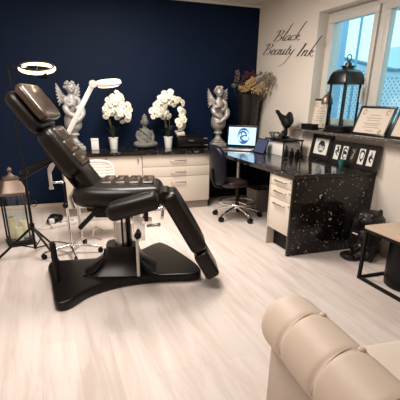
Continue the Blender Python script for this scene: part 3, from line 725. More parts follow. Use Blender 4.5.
# seated Buddha
def buddha(bm):
    ball(bm, (0, .0, .035), (.145, .085, .035)); ball(bm, (-.095, -.01, .055), (.065, .062, .042)); ball(bm, (.095, -.01, .055), (.065, .062, .042))
    tube(bm, crom([(-.13, -.03, .05), (-.05, -.085, .045), (.05, -.08, .055), (.11, -.05, .06)], 4), .030, 10); tube(bm, crom([(.13, -.03, .05), (.04, -.09, .05), (-.05, -.075, .06)], 4), .026, 10)
    ball(bm, (0, -.01, .12), (.085, .050, .075)); ball(bm, (0, -.005, .165), (.080, .045, .06)); ball(bm, (0, .012, .20), (.078, .046, .050)); ball(bm, (0, .01, .265), (.030, .028, .04))
    ball(bm, (0, .0, .325), (.044, .046, .054)); ball(bm, (0, -.046, .320), .009); ball(bm, (0, .005, .375), (.036, .038, .024)); ball(bm, (0, .005, .400), (.019, .019, .020))
    ball(bm, (-.045, .005, .315), (.009, .014, .028)); ball(bm, (.045, .005, .315), (.009, .014, .028)); ball(bm, (0, -.04, .296), (.015, .01, .006))
    ball(bm, (-.018, -.04, .333), (.012, .008, .005)); ball(bm, (.018, -.04, .333), (.012, .008, .005))
    tube(bm, crom([(-.078, .01, .215), (-.104, .01, .15), (-.080, -.045, .095), (-.02, -.085, .082)], 4), [.024]*4+[.020]*4+[.017]*4+[.014], 10)
    tube(bm, crom([(.078, .01, .215), (.104, .01, .15), (.080, -.045, .095), (.02, -.085, .086)], 4), [.024]*4+[.020]*4+[.017]*4+[.014], 10)
    for i in range(5): tube(bm, [(-.02+i*.008, -.085, .10), (.012+i*.006, -.10, .095)], .006, 6)
t = thing('buddha_statue', 'grey stone seated Buddha statue between the two white orchids', 'statue', (-1.665, -.27, Z), R(3))
blend('figure', buddha, 'stone', .0055, 3, parent=t)
bm = B(); tube(bm, crom([(-.07, -.012, .245), (-.03, -.05, .20), (.03, -.055, .15), (.07, -.048, .115)], 5), .007, 8); link('robe_edge', bm, 'stone', t)

# printer
t = thing('printer', 'black desktop printer with paper on top, on the worktop right of the orchid', 'printer', (-1.055, -.22, Z), R(-3))
bm = B(); box(bm, -.19, .17, -.13, .15, 0, .135, .018); link('body', bm, 'black', t)
bm = B(); box(bm, -.17, .15, -.11, .14, .136, .155, .010); link('scanner_lid', bm, 'black', t)
bm = B(); box(bm, -.14, .12, -.148, -.128, .02, .045, .004); link('paper_tray', bm, 'matte_black', t)
bm = B(); box(bm, -.04, .03, -.136, -.128, .085, .10, .002); link('badge', bm, 'steel', t)
bm = B(); box(bm, -.05, .05, -.07, .07, 0, .045, .004, frame_mtx((-.125, .0, .158), (1, 0, .25), (-.2, -.25, 1))); link('paper_stack', bm, 'paper', t)
t = thing('card_reader', 'small black device with silver top on the worktop right of the printer', 'device', (-.835, -.25, Z), R(-5))
bm = B(); box(bm, -.032, .032, -.03, .03, 0, .105, .008); link('body', bm, 'black', t)
bm = B(); box(bm, -.030, .030, -.028, .028, .106, .114, .003); link('top', bm, 'grey_ink', t)
bm = B(); box(bm, -.030, .030, -.034, -.030, .02, .035, .001); link('slot', bm, 'grey_ink', t)

# corner vase with dried flowers
t = thing('tall_vase', 'tall black tapered vase in the room corner on the worktop', 'vase', (-.205, -.21, Z))
bm = B(); lathe(bm, [(.105, 0), (.112, .008), (.128, .2), (.155, .5), (.172, .64), (.178, .66), (.170, .665), (.160, .64), (.12, .3), (.001, .28)], n=48); link('body', bm, 'vase', t)
for z, r in ((.16, .1255), (.34, .1405), (.52, .158)):
    bm = B(); tube(bm, [(r*math.cos(2*PI*i/40), r*math.sin(2*PI*i/40), z) for i in range(40)], .004, 6, closed=True); link('rib', bm, 'vase', t)
t = thing('dried_flower_bunch', 'bunch of dried straw and burgundy flowers standing in the tall black vase', 'flowers', (-.205, -.21, Z+.30))
rng = random.Random(11)
def cluster(bm, c, R0, n, s0, s1, rg):
    for i in range(n):
        a, b_ = rg.uniform(0, 2*PI), rg.uniform(-1, 1); q = R0*rg.uniform(.35, 1)
        ball(bm, (c[0]+q*math.cos(a)*math.sqrt(1-b_*b_), c[1]+q*math.sin(a)*math.sqrt(1-b_*b_), c[2]+q*b_), (rg.uniform(s0, s1), rg.uniform(s0, s1), rg.uniform(s0, s1)), 6, rot=(rg.uniform(0, 3), rg.uniform(0, 3), 0))
heads = [(-.02, -.05, .44, 'dry_y', .055), (.05, -.06, .48, 'dry_y', .055), (-.07, -.06, .46, 'dry_y', .05), (.0, -.08, .50, 'dry_y', .055), (.08, -.08, .43, 'dry_y', .05), (-.03, -.07, .53, 'dry_y', .045), (.03, -.03, .55, 'dry_y', .045), (-.12, -.08, .42, 'dry_y', .04), (.02, -.12, .42, 'dry_y', .045), (.10, -.14, .47, 'dry_y', .04),
         (-.04, -.0, .60, 'dry_r', .045), (.03, -.0, .62, 'dry_r', .045), (-.09, -.02, .57, 'dry_r', .04), (.0, .04, .58, 'dry_r', .045), (.07, -.04, .60, 'dry_r', .04),
         (-.20, -.05, .55, 'dry_g', .04), (-.24, -.05, .47, 'dry_g', .035), (-.19, -.03, .62, 'dry_g', .035), (.13, -.14, .55, 'dry_g', .04), (.13, -.20, .58, 'dry_g', .04), (.15, -.22, .48, 'dry_g', .04), (.16, -.26, .52, 'dry_g', .035), (.12, -.18, .40, 'dry_g', .04), (.14, -.24, .61, 'dry_g', .035), (-.15, -.09, .50, 'dry_r', .03), (.11, -.10, .62, 'dry_r', .03),
         (.13, -.33, .50, 'dry_g', .035), (.14, -.38, .55, 'dry_g', .035), (.13, -.42, .49, 'dry_g', .03), (.12, -.30, .42, 'dry_y', .035), (.10, -.22, .49, 'dry_y', .035), (.12, -.36, .60, 'dry_g', .03), (-.16, -.08, .44, 'dry_y', .035), (.06, -.20, .40, 'dry_y', .04), (-.22, -.06, .58, 'dry_r', .025)]
for x, y, z, m, r in heads:
    bm = B(); x = max(min(x, .17), -.3); cluster(bm, (x, y, z), r*1.12, 30, r*.10, r*.26, rng); h = link('flower_head', bm, m, t)
    bm = B(); tube(bm, crom([(x*.15, y*.15, 0), (x*.45, y*.45, .25), (x*.9, y*.9, z*.8), (x, y, z)], 4), .0025, 5); link('stalk', bm, 'stem', h)

# laptop
t = thing('laptop', 'open dark laptop showing a blue drawing on its bright screen', 'laptop', (-.545, -.69, Z), R(-42))
bm = B(); box(bm, -.205, .205, -.13, .13, 0, .020, .006); link('keyboard_base', bm, 'steel', t)
bm = B()
for r_ in range(5):
    for c_ in range(14): box(bm, -.185+c_*.0266, -.163+c_*.0266, .10-r_*.024-.018, .10-r_*.024, .020, .0225)
link('keys', bm, 'black', t, smooth=False)
bm = B(); box(bm, -.055, .055, -.115, -.045, .0195, .0212, .0005); link('touchpad', bm, 'grey_ink', t)
lm = frame_mtx((0, .125, .018), (1, 0, 0), (0, -1, .12))
bm = B(); box(bm, -.205, .205, 0, .275, -.008, 0, .003, lm); lid = link('screen_lid', bm, 'black', t)
bm = B(); box(bm, -.183, .183, .032, .250, .0002, .0016, 0, lm); scn_ = link('display', bm, 'screen', lid, smooth=False)
def strokes(bm, lst, mtx, th=.0012):
    for pts, w in lst:
        P = crom([(a, b_, 0) for a, b_ in pts], 5); rings = []
        for i, p in enumerate(P):
            tg = (P[min(i+1, len(P)-1)]-P[max(i-1, 0)]).normalized(); sd = Vector((-tg.y, tg.x, 0)); ww = w*(.35+.65*math.sin(PI*min(1, max(0, i/(len(P)-1)))))
            rings.append([mtx @ (p+sd*ww), mtx @ (p+sd*ww+Vector((0, 0, th))), mtx @ (p-sd*ww+Vector((0, 0, th))), mtx @ (p-sd*ww)])
        loft(bm, rings)
arc = lambda cx, cy, r, a0, a1, n=9, sy=1.: [(cx+r*math.cos(R(a0+(a1-a0)*i/(n-1))), cy+sy*r*math.sin(R(a0+(a1-a0)*i/(n-1)))) for i in range(n)]
bm = B()
strokes(bm, [(arc(.0, .14, .075, 20, 200, sy=1.25), .010), (arc(.0, .14, .075, 210, 370, sy=1.2), .008), (arc(-.01, .15, .048, -30, 170), .011), (arc(.012, .125, .045, 150, 330), .010), (arc(0, .17, .03, 0, 300), .007),
              ([(-.05, .10), (-.01, .14), (.05, .16)], .009), ([(-.055, .15), (-.02, .10), (.03, .08)], .008), (arc(0, .205, .04, 20, 160, sy=.5), .010), ([(-.04, .075), (0, .065), (.045, .08)], .009)],
        lm @ Matrix.Translation((.02, 0, .0016)))
link('screen_drawing', bm, 'screen_ink', lid, smooth=False)

# tablet leaning behind the laptop
t = thing('tablet', 'dim dark tablet leaning at a slant right of the laptop', 'tablet', (-.46, -1.075, Z), 0)
tmx = frame_mtx((0, 0, 0), (.06, -1, .0), (-1, -.06, .40))
bm = B(); box(bm, -.125, .125, 0, .18, -.008, 0, .003, tmx); tb = link('body', bm, 'black', t)
bm = B(); box(bm, -.112, .112, .012, .168, .0002, .0012, 0, tmx); dsp = link('display', bm, 'tablet_screen', tb, smooth=False)
bm = B(); strokes(bm, [(arc(0, .09, .012, 0, 330), .003)], tmx @ Matrix.Translation((0, 0, .0012))); link('display_mark', bm, 'screen_ink', tb, smooth=False)
bm = B(); box(bm, -.05, .05, 0, .012, -.10, -.009, .003, frame_mtx((0, 0, .004), (.06, -1, 0), (-1, -.06, 0))); link('stand', bm, 'black', t)

# display stand with bowl, figurine and bottles
t = thing('display_stand', 'low white box stand with black shelf and corner posts on the desk', 'stand', (-.235, -1.24, Z), 0)
bm = B(); box(bm, -.09, .12, -.20, .18, 0, .155, .004); link('white_box', bm, 'ceramic', t)
for x in (-.11, .13):
    for y in (-.22, .19):
        bm = B(); box(bm, x-.006, x+.006, y-.006, y+.006, 0, .165); link('post', bm, 'black', t, smooth=False)
bm = B(); box(bm, -.125, .145, -.235, .205, .165, .180, .003); link('shelf', bm, 'black', t)
SH = Z+.1805
for k, (dx, dy, r, lb) in enumerate([(-.045, .135, .060, 'black and white striped bowl at the left on the black display shelf'), (-.058, .005, .058, 'black and white striped bowl in front of the black bird figurine')]):
    c = thing('striped_bowl', lb, 'bowl', (-.235+dx, -1.24+dy, SH), k*1.3, 'striped bowls on the display shelf')
    bm = B(); lathe(bm, [(.022, 0), (.026, .004), (r*.85, .03), (r, .062), (r-.006, .062), (r*.75, .03), (.001, .012)], n=28); link('body', bm, 'zebra', c)
    bm = B(); tube(bm, [(r*math.cos(2*PI*i/28), r*math.sin(2*PI*i/28), .062) for i in range(28)], .003, 6, closed=True); link('rim', bm, 'black', c)
def bird(bm):
    ball(bm, (0, -.02, .17), (.048, .085, .062), rot=(.45, 0, 0)); ball(bm, (0, -.075, .215), (.022, .060, .060), rot=(.5, 0, 0)); ball(bm, (0, -.11, .19), (.018, .045, .05))
    tube(bm, crom([(0, .03, .19), (0, .085, .215), (0, .125, .235), (0, .165, .262)], 4), [.042, .040, .038, .035, .031, .029, .027, .025, .024, .023, .023, .022, .022], 10)
    ball(bm, (0, .175, .266), (.022, .028, .020)); tube(bm, [(0, .19, .268), (0, .228, .285)], [.011, .003], 8)
    tube(bm, crom([(0, -.02, .14), (.0, -.03, .07), (0, -.02, .01)], 4), .020, 10); ball(bm, (0, -.02, .012), (.055, .06, .012)); ball(bm, (0, .0, .05), (.03, .05, .03))
t = thing('bird_figurine', 'black long-necked bird figurine on the black shelf of the display stand', 'figurine', (-.17, -1.16, SH), 0)
blend('figure', bird, 'matte_black', .005, 2, parent=t).scale = (1.12, 1.12, 1.08)
t = thing('coral_ornament', 'pale branching coral ornament at the left rear of the display shelf', 'ornament', (-.12, -1.07, SH))
bm = B(); 
for pts in ([(0, 0, 0), (.005, 0, .05), (-.01, .01, .10), (0, .0, .15)], [(0, 0, .04), (.0, -.025, .08), (.0, -.03, .13)], [(0, 0, .06), (.0, .03, .10), (0, .04, .13)], [(-.005, .005, .09), (0, -.01, .13)]): tube(bm, crom(pts, 4), .006, 8)
link('branches', bm, 'coral', t)
bm = B(); lathe(bm, [(.03, 0), (.028, .008), (.01, .012)], n=16); link('foot', bm, 'coral', t)
for k, (x, y, h, r, lb) in enumerate([(-.20, -1.60, .045, .030, 'low round black bottle nearest the wall, right of the display stand'), (-.31, -1.465, .125, .022, 'tallest slim black bottle at the right corner of the display stand'), (-.26, -1.51, .10, .024, 'black pump bottle standing right of the tallest slim bottle'), (-.19, -1.52, .085, .028, 'squat black bottle nearest the square picture frame')]):
    c = thing('cosmetic_bottle', lb, 'bottle', (x, y, Z), 0, 'black bottles in front of the display stand')
    bm = B(); lathe(bm, [(r*.9, 0), (r, .004), (r, h*.62), (r*.5, h*.74), (r*.42, h*.78)], n=20); link('body', bm, 'black', c)
    bm = B(); lathe(bm, [(r*.5, h*.77), (r*.5, h*.97), (r*.4, h)], n=16); link('cap', bm, 'matte_black', c)

# picture frames leaning on the right wall
def leaning(y, z0, h, lean, xb):
    """plane facing the room (-x): origin bottom centre, u along -y, v up the leaning face"""
    return frame_mtx((xb, y, z0), (0, -1, 0), (-math.cos(lean), 0, math.sin(lean)))
def frame(name, label, y, z0, w_, h, xb, lean, border, cat='picture frame', backm='mat_white', top=None, group=None):
    t = thing(name, label, cat, (xb, y, z0), 0, group); m_ = leaning(0, 0, h, lean, 0)
    if m_.col[1].z < 0: m_ = m_ @ Matrix.Rotation(PI, 4, 'Z')
    bm = B()
    for a in ((-w_/2, w_/2, 0, border), (-w_/2, w_/2, h-border, h), (-w_/2, -w_/2+border, border, h-border), (w_/2-border, w_/2, border, h-border)): box(bm, *a, -.008, .012, .002, m_)
    link('frame', bm, 'frame_black', t)
    bm = B(); box(bm, -w_/2+border, w_/2-border, border, h-border, -.006, .001, 0, m_); link('mount', bm, backm, t, smooth=False)
    return t, m_
t, m_ = frame('square_picture', 'square black-framed ink drawing on white mount leaning on the right wall', -1.735, Z, .36, .275, -.055, R(9), .055)
bm = B(); c = Matrix.Translation((0, .13, .001))
strokes(bm, [(arc(0, .01, .052, 10, 190, sy=.9), .012), (arc(0, 0, .05, 190, 350, sy=1.), .006), ([(-.05, .02), (0, .045), (.05, .015)], .014), (arc(-.02, 0, .012, 0, 330), .004), (arc(.022, -.002, .012, 0, 330), .004), ([(-.02, -.03), (0, -.036), (.02, -.03)], .005), ([(.04, .03), (.052, 0), (.045, -.03)], .008), ([(-.045, .03), (-.055, .0), (-.045, -.03)], .006), ([(-.02, .03), (.01, .02), (.04, .03)], .009)], m_ @ c)
link('ink_drawing', bm, 'ink', t, smooth=False)
SW = .68
t = thing('five_picture_frame', 'long black frame holding five small ink drawings, leaning beside the square picture', 'picture frame', (-.07, -2.285, Z)); m_ = leaning(0, 0, .23, R(9), 0)
if m_.col[1].z < 0: m_ = m_ @ Matrix.Rotation(PI, 4, 'Z')
hgt = .225
xs = [-.248+.124*i for i in range(5)]
bm = B(); box(bm, -SW/2, SW/2, 0, hgt, -.010, -.002, .002, m_)
cuts = [-SW/2]+[v for x in xs for v in (x-.045, x+.045)]+[SW/2]
for i in range(0, len(cuts), 2): box(bm, cuts[i], cuts[i+1], 0, hgt, -.004, .010, 0, m_)
for x in xs: box(bm, x-.045, x+.045, 0, .04, -.004, .010, 0, m_); box(bm, x-.045, x+.045, hgt-.04, hgt, -.004, .010, 0, m_)
link('frame', bm, 'frame_black', t, smooth=False)
arts = [[([(-.02, .05), (.02, .02), (-.02, 0), (.02, -.04)], .010), ([(.015, .055), (-.01, .03)], .008), ([(0, .01), (.025, -.01)], .007)],
        [(arc(0, .02, .026, 0, 340), .009), (arc(0, -.025, .025, 0, 340), .008), ([(-.03, 0), (0, .01), (.03, -.01)], .010)],
        [([(-.02, .05), (.0, .03), (.02, .055)], .006), ([(-.025, -.05), (.0, .0), (.02, .03)], .007), ([(-.01, -.05), (.01, -.01)], .006)],
        [(arc(0, .02, .026, -20, 200), .010), (arc(0, .0, .024, 160, 380, sy=1.5), .007), ([(-.01, -.035), (.01, -.05)], .009)],
        [([(-.005, .05), (.0, .02), (-.02, -.01), (.0, -.045)], .009), (arc(.008, -.02, .02, 0, 300), .009), ([(.02, .02), (-.02, .01)], .005)]]
for i, x in enumerate(xs):
    mt = 'grey_ink' if i == 2 else 'mat_white'
    bm = B(); box(bm, x-.045, x+.045, .04, hgt-.04, -.002, .002, 0, m_); p = link('mount', bm, mt if i != 2 else 'seat_grey', t, smooth=False)
    bm = B(); strokes(bm, arts[i], m_ @ Matrix.Translation((x, .117, .002))); link('ink_drawing', bm, 'ink' if i != 2 else 'grey_ink', p, smooth=False)
t = thing('tealight_glass', 'small teal glass candle holder in front of the five-picture frame', 'candle holder', (-.14, -2.24, Z))
bm = B(); lathe(bm, [(.020, 0), (.024, .003), (.034, .045), (.035, .065), (.031, .065), (.028, .03), (.001, .02)], n=24); link('glass', bm, 'teal', t)
bm = B(); lathe(bm, [(.018, .021), (.018, .035), (.012, .036)], n=16); link('tealight', bm, 'wax', t)

# ------------------------------------------------------------------ on the sill
def certificate(name, label, y, w_, h, xb, lean, group):
    t, m_ = frame(name, label, y, SILL+.0005, w_, h, xb, lean, .018, 'framed certificate', 'paper', group=group)
    bm = B()
    for k, (yy, hw) in enumerate([(.70, .13), (.60, .20), (.52, .16), (.42, .22), (.36, .18), (.28, .22), (.16, .10)]):
        box(bm, -w_*hw*1.1, w_*hw*1.1, h*yy-.0035, h*yy+.0035, .0012, .0018, 0, m_)
    link('printed_lines', bm, 'paper_ink', t, smooth=False)
    for sx in (-1, 1):
        bm = B(); strokes(bm, [(arc(sx*w_*.33, h*.80, .021, 0, 350), .007)], m_ @ Matrix.Translation((0, 0, .001))); link('emblem', bm, 'paper_ink', t, smooth=False)
    bm = B(); strokes(bm, [(arc(w_*.30, h*.14, .014, 0, 350), .010)], m_ @ Matrix.Translation((0, 0, .001))); link('seal', bm, 'gold', t, smooth=False)
    return t
certificate('framed_certificate', 'small upright framed certificate at the far left end of the sill', -1.50, .30, .32, .055, R(6), 'framed certificates on the windowsill')
certificate('framed_certificate', 'black framed certificate leaning right of the big black lantern', -2.37, .46, .27, .0, R(20), 'framed certificates on the windowsill')
certificate('framed_certificate', 'framed certificate at the right picture edge, partly out of view', -2.87, .46, .27, .0, R(20), 'framed certificates on the windowsill')
t = thing('black_box', 'low black box lying in front of the small certificate on the sill', 'box', (-.06, -1.50, SILL+.0005), R(4))
bm = B(); box(bm, -.04, .04, -.11, .10, 0, .05, .004); link('body', bm, 'black', t)
bm = B(); box(bm, -.042, .042, -.112, .102, .0505, .058, .003); link('lid', bm, 'black', t)
t = lantern('sill_lantern', 'large black glass lantern with curved roof standing on the windowsill', (-.005, -1.965, SILL+.0005), R(4), .106, .065, .45, .66, 'lantern_black',
    [(1.10, .447), (1.26, .452), (1.26, .470), (1.18, .495), (1.12, .53), (.98, .560), (.74, .580), (.42, .588), (.42, .602), (.52, .606), (.50, .616), (.25, .622), (.22, .64), (.10, .65)])
bm = B(); tube(bm, [(0, 0, .645), (0, 0, .66)], .012, 10); tube(bm, [(.028*math.cos(R(a)), 0, .685+.028*math.sin(R(a))) for a in range(0, 360, 24)], .005, 8, closed=True); link('carry_ring', bm, 'lantern_black', t)
t = thing('glass_jar', 'slim glass jar with dark domed lid between small certificate and large sill lantern', 'jar', (-.055, -1.765, SILL+.0005))
bm = B(); lathe(bm, [(.048, 0), (.052, .006), (.055, .02), (.055, .25), (.050, .27), (.047, .27), (.051, .24), (.051, .02), (.001, .012)], n=28); link('glass_body', bm, 'clear', t)
bm = B(); lathe(bm, [(.058, .262), (.060, .28), (.052, .32), (.03, .355), (.008, .368), (.010, .378), (.003, .388)], n=28); link('lid', bm, 'bronze', t)
bm = B(); lathe(bm, [(.06, 0), (.06, .012), (.05, .014)], n=24); link('foot', bm, 'bronze', t)

# ------------------------------------------------------------------ office chair at the desk
t = thing('office_chair', 'black swivel chair with chrome star base tucked in at the desk', 'chair', (-.76, -1.19, 0), R(12))
for k in range(5):
    a = R(72*k+50); ex, ey = math.cos(a)*.29, math.sin(a)*.29
    bm = B(); tube(bm, crom([(0, 0, .13), (ex*.35, ey*.35, .125), (ex*.75, ey*.75, .095), (ex, ey, .07)], 4), [.020]*5+[.016]*4+[.013]*4, 10); lg = link('leg', bm, 'chrome', t)
    bm = B(); tube(bm, [(ex-.022*math.sin(a), ey+.022*math.cos(a), .03), (ex+.022*math.sin(a), ey-.022*math.cos(a), .03)], .03, 18); tube(bm, [(ex, ey, .045), (ex, ey, .078)], .008, 8); link('castor', bm, 'black', lg)
bm = B(); tube(bm, [(0, 0, .10), (0, 0, .40)], .025, 18); link('gas_lift', bm, 'black', t)
bm = B(); tube(bm, [(.215*math.cos(2*PI*i/36), .215*math.sin(2*PI*i/36), .20) for i in range(36)], .010, 10, closed=True)
for a in (30, 150, 270): tube(bm, [(.02*math.cos(R(a)), .02*math.sin(R(a)), .20), (.215*math.cos(R(a)), .215*math.sin(R(a)), .20)], .008, 8)
link('foot_ring', bm, 'chrome', t)
bm = B(); pad(bm, rrect(.33, .36, .11, 6), .07, .03, Matrix.Translation((-.09, 0, .405)), crown=.012); link('seat', bm, 'seat_grey', t)
bm = B(); box(bm, -.10, .10, -.09, .09, .39, .416, .008); link('seat_plate', bm, 'black', t)
bm = B(); tube(bm, crom([(-.08, 0, .40), (-.29, 0, .41), (-.365, 0, .48), (-.375, 0.01, .62)], 5), .016, 10); link('back_bracket', bm, 'black', t)
def curve_back(p): return Vector((p.x, p.y, p.z+1.3*p.y*p.y))
bm = B(); pad(bm, rrect(.44, .38, .15, 7), .075, .032, frame_mtx((-.37, .02, .655), (-.10, 0, 1), (1, -.22, .10)), crown=.0, shape=curve_back); link('backrest', bm, 'navy_vinyl', t)

# ------------------------------------------------------------------ bag, side table, basket, bowl
def bagf(bm):
    rg = random.Random(4)
    ball(bm, (0, 0, .16), (.105, .115, .17)); ball(bm, (0, 0, .055), (.12, .125, .055)); ball(bm, (.01, -.01, .30), (.085, .095, .10))
    ball(bm, (0, -.01, .375), (.125, .135, .055)); ball(bm, (.01, -.01, .415), (.095, .095, .040)); ball(bm, (-.07, .06, .345), (.05, .05, .05)); ball(bm, (-.03, -.12, .35), (.055, .045, .035))
    for i in range(70):
        a = rg.uniform(0, 2*PI); z = rg.uniform(.02, .43); rr = .112 if z < .28 else .115 if z < .38 else .075
        ball(bm, (rr*math.cos(a), rr*1.06*math.sin(a), z), (rg.uniform(.012, .03), rg.uniform(.012, .03), rg.uniform(.018, .05)), 8, rot=(rg.uniform(-.8, .8), rg.uniform(-.8, .8), 0))
    tube(bm, crom([(-.11, .08, .04), (-.16, .10, .03), (-.18, .03, .03), (-.14, -.02, .03)], 4), .026, 8)
t = blend('black_bag', bagf, 'bag', .007, 1, loc=(-.225, -2.83, .0015), rotz=R(8))
tag(t, 'bulging black bag standing on the floor between granite desk and side table', 'bag')
bm = B(); tube(bm, crom([(-.10, -.02, .41), (-.16, .02, .34), (-.165, .03, .22), (-.14, .05, .10)], 5), .010, 8); link('strap', bm, 'matte_black', t)
bm = B(); tube(bm, [(-.150, -.03, .255), (-.163, .02, .262)], .009, 8); link('buckle', bm, 'steel', t)
bm = B(); ball(bm, (-.135, -.055, .16), .012, 10); link('stud', bm, 'steel', t)
t = thing('side_table', 'low side table with pale oak top and black square-tube frame', 'table', (-.595, -3.19, 0))
tw, tl = .58, 1.1
bm = B(); box(bm, 0, tw, -tl, 0, .425, .45, .003); link('tabletop', bm, 'oak', t)
bm = B(); 
for a in ((.004, tw-.004, -.027, -.004), (.004, tw-.004, -tl+.004, -tl+.027), (.004, .027, -tl+.027, -.027), (tw-.027, tw-.004, -tl+.027, -.027)): box(bm, *a, .40, .4245)
link('top_rail', bm, 'matte_black', t, smooth=False)
bm = B()
for a in ((.027, tw-.027, -.027, -.004), (.027, tw-.027, -tl+.004, -tl+.027), (.004, .027, -tl+.027, -.027), (tw-.027, tw-.004, -tl+.027, -.027)): box(bm, *a, 0, .022)
link('floor_rail', bm, 'matte_black', t, smooth=False)
for x in (.004, tw-.027):
    for y in (-.027, -tl+.004):
        bm = B(); box(bm, x, x+.023, y, y+.023, .0, .40); link('leg', bm, 'matte_black', t, smooth=False)
t = thing('round_basket', 'smooth black round basket standing under the side table', 'basket', (-.30, -3.45, 0))
bm = B(); lathe(bm, [(.17, 0), (.185, .01), (.19, .05), (.195, .36), (.19, .372), (.183, .36), (.18, .03), (.001, .02)], n=40); link('body', bm, 'black', t)
bm = B(); tube(bm, [(.192*math.cos(2*PI*i/40), .192*math.sin(2*PI*i/40), .368) for i in range(40)], .007, 8, closed=True); link('rim', bm, 'matte_black', t)
t = thing('dark_pot', 'small dark lidded pot on the side table at the right picture edge', 'pot', (-.21, -3.26, .4505))
bm = B(); lathe(bm, [(.035, 0), (.05, .01), (.062, .04), (.058, .075), (.045, .09)], n=28); link('body', bm, 'black', t)
bm = B(); lathe(bm, [(.052, .091), (.052, .10), (.03, .115), (.012, .12), (.012, .13), (.003, .138)], n=24); link('lid', bm, 'bronze', t)

# ------------------------------------------------------------------ sofa in the foreground (faces the room, +y)
SR = R(-5)
t = thing('sofa', 'beige leather sofa in the foreground with a rolled buttoned arm', 'sofa', (-2.05, -4.40, 0), SR)
RR, ZC = .118, .53
def roll_r(y, seams):
    g = 1
    for s in seams: g -= .05*math.exp(-((y-s)/.012)**2)
    return g
seams = (-.19, -.42, -.65, -.88)
bm = B(); rings = []
ys = [0, -.004, -.012, -.025, -.045]+[-.06-.01*i for i in range(101)]
for y in ys:
    e = min(1, max(0, (-y)/.05)); rr = RR*(.72+.28*math.sqrt(1-(1-e)**2))*roll_r(y, seams)
    rings.append([Vector((rr*math.cos(2*PI*k/40), y, ZC+rr*math.sin(2*PI*k/40))) for k in range(40)])
loft(bm, rings); arm = link('rolled_arm', bm, 'sofa', t, ang=60)
for s in seams:
    rr = RR*.957; bm = B(); tube(bm, [(rr*math.cos(R(a)), s+.012*math.sin(R((a-20)*2)), ZC+rr*math.sin(R(a))) for a in range(66, 200, 6)], .0022, 6); link('seam', bm, 'seam', arm)
    bm = B(); ball(bm, (RR*.97*math.cos(R(64)), s+.008, ZC+RR*.97*math.sin(R(64))), (.015, .015, .010), 14); link('button', bm, 'sofa', arm)
bm = B(); box(bm, -.068, .085, -1.05, -.02, .05, ZC-.02, .02); link('arm_panel', bm, 'sofa_side', t)
bm = B(); ball(bm, (-.03, .001, ZC+.03), (.012, .006, .012), 12); link('end_button', bm, 'sofa', arm)
bm = B(); pad(bm, rrect(.62, 1.5, .05, 4), .17, .035, Matrix.Translation((.87, -.45, .285)) @ Matrix.Rotation(R(90), 4, 'Z'), crown=.006)
link('seat_cushion', bm, 'seat_leather', t)
bm = B(); box(bm, .095, 1.65, -.95, -.155, .06, .284, .015); link('seat_base', bm, 'sofa_side', t)
bm = B(); box(bm, -.06, 1.68, -1.10, -.80, .06, .80, .08, seg=4); link('backrest', bm, 'sofa', t)
for x, y in ((-.04, -.06), (1.6, -.2), (-.04, -1.0), (1.6, -1.0)):
    bm = B(); lathe(bm, [(.018, 0), (.026, .06)], (x, y, 0), 16); link('foot', bm, 'black', t)

# ------------------------------------------------------------------ wall lettering "Black / Beauty Ink"
GL = {  # strokes in units of x-height before slanting: (points, weight)
 'B': ([([(.45, 2.0), (.35, 1.0), (.15, .05)], 1.0), ([(-.05, 1.65), (.25, 2.02), (.85, 2.05), (1.0, 1.6), (.75, 1.15), (.40, 1.02)], .8), ([(.40, 1.02), (.95, .95), (1.05, .45), (.75, .05), (.25, -.05), (-.15, .15)], .9)], 1.25),
 'l': ([([(0, .5), (.30, 1.3), (.42, 2.1), (.36, 2.5), (.25, 2.3), (.16, 1.2), (.14, .3), (.25, .0), (.42, .2)], .75)], .42),
 'L': ([([(0, .5), (.25, 1.3), (.34, 2.1), (.40, 2.9), (.55, 3.15)], .6), ([(.38, 2.4), (.18, 1.2), (.14, .3), (.25, .0), (.42, .2)], .8)], .42),
 'a': ([([(.55, .85), (.35, 1.0), (.10, .75), (.02, .3), (.15, 0), (.38, .15), (.55, .6)], .8), ([(.60, 1.0), (.52, .5), (.55, .08), (.75, .15)], .9)], .75),
 'c': ([([(.52, .80), (.40, 1.0), (.15, .8), (.05, .35), (.2, .0), (.5, .2)], .9)], .55),
 'K': ([([(.55, 3.1), (.40, 3.15), (.28, 2.3), (.18, 1.0), (.10, 0)], .7), ([(.12, .45), (.35, .95), (.52, .9), (.38, .55), (.20, .5)], .7), ([(.22, .5), (.45, .15), (.62, -.02), (.80, .18)], .8)], .8),
 'e': ([([(.08, .45), (.45, .65), (.42, .95), (.22, .95), (.06, .5), (.15, .05), (.35, -.02), (.58, .25)], .85)], .58),
 'u': ([([(-.02, .7), (.12, .98), (.10, .4), (.18, .0), (.38, .15), (.52, .6)], .85), ([(.58, 1.0), (.50, .45), (.55, .03), (.75, .2)], .85)], .75),
 't': ([([(.30, 1.6), (.20, .8), (.14, .25), (.25, .0), (.45, .2)], .9), ([(0, 1.08), (.25, 1.12), (.50, 1.2)], .5)], .45),
 'y': ([([(0, .75), (.10, .98), (.10, .45), (.22, .1), (.40, .3), (.52, .65)], .8), ([(.58, 1.0), (.48, .2), (.30, -.9), (.05, -1.7), (-.45, -2.1)], .55)], .65),
 'I': ([([(.40, 2.05), (.30, 1.1), (.15, .0)], 1.2), ([(.15, 2.0), (.40, 2.08), (.60, 2.02)], .6), ([(-.05, .0), (.15, -.05), (.35, .02)], .6)], .65),
 'n': ([([(.08, 1.0), (.06, .5), (.02, 0)], .9), ([(.04, .45), (.25, .9), (.45, .98), (.45, .5), (.45, .05), (.65, .2)], .85)], .72),
}
lt = thing('wall_lettering', 'black script lettering Black Beauty Ink on the cream wall beside the window', 'wall lettering', (0, -.437, 2.0))
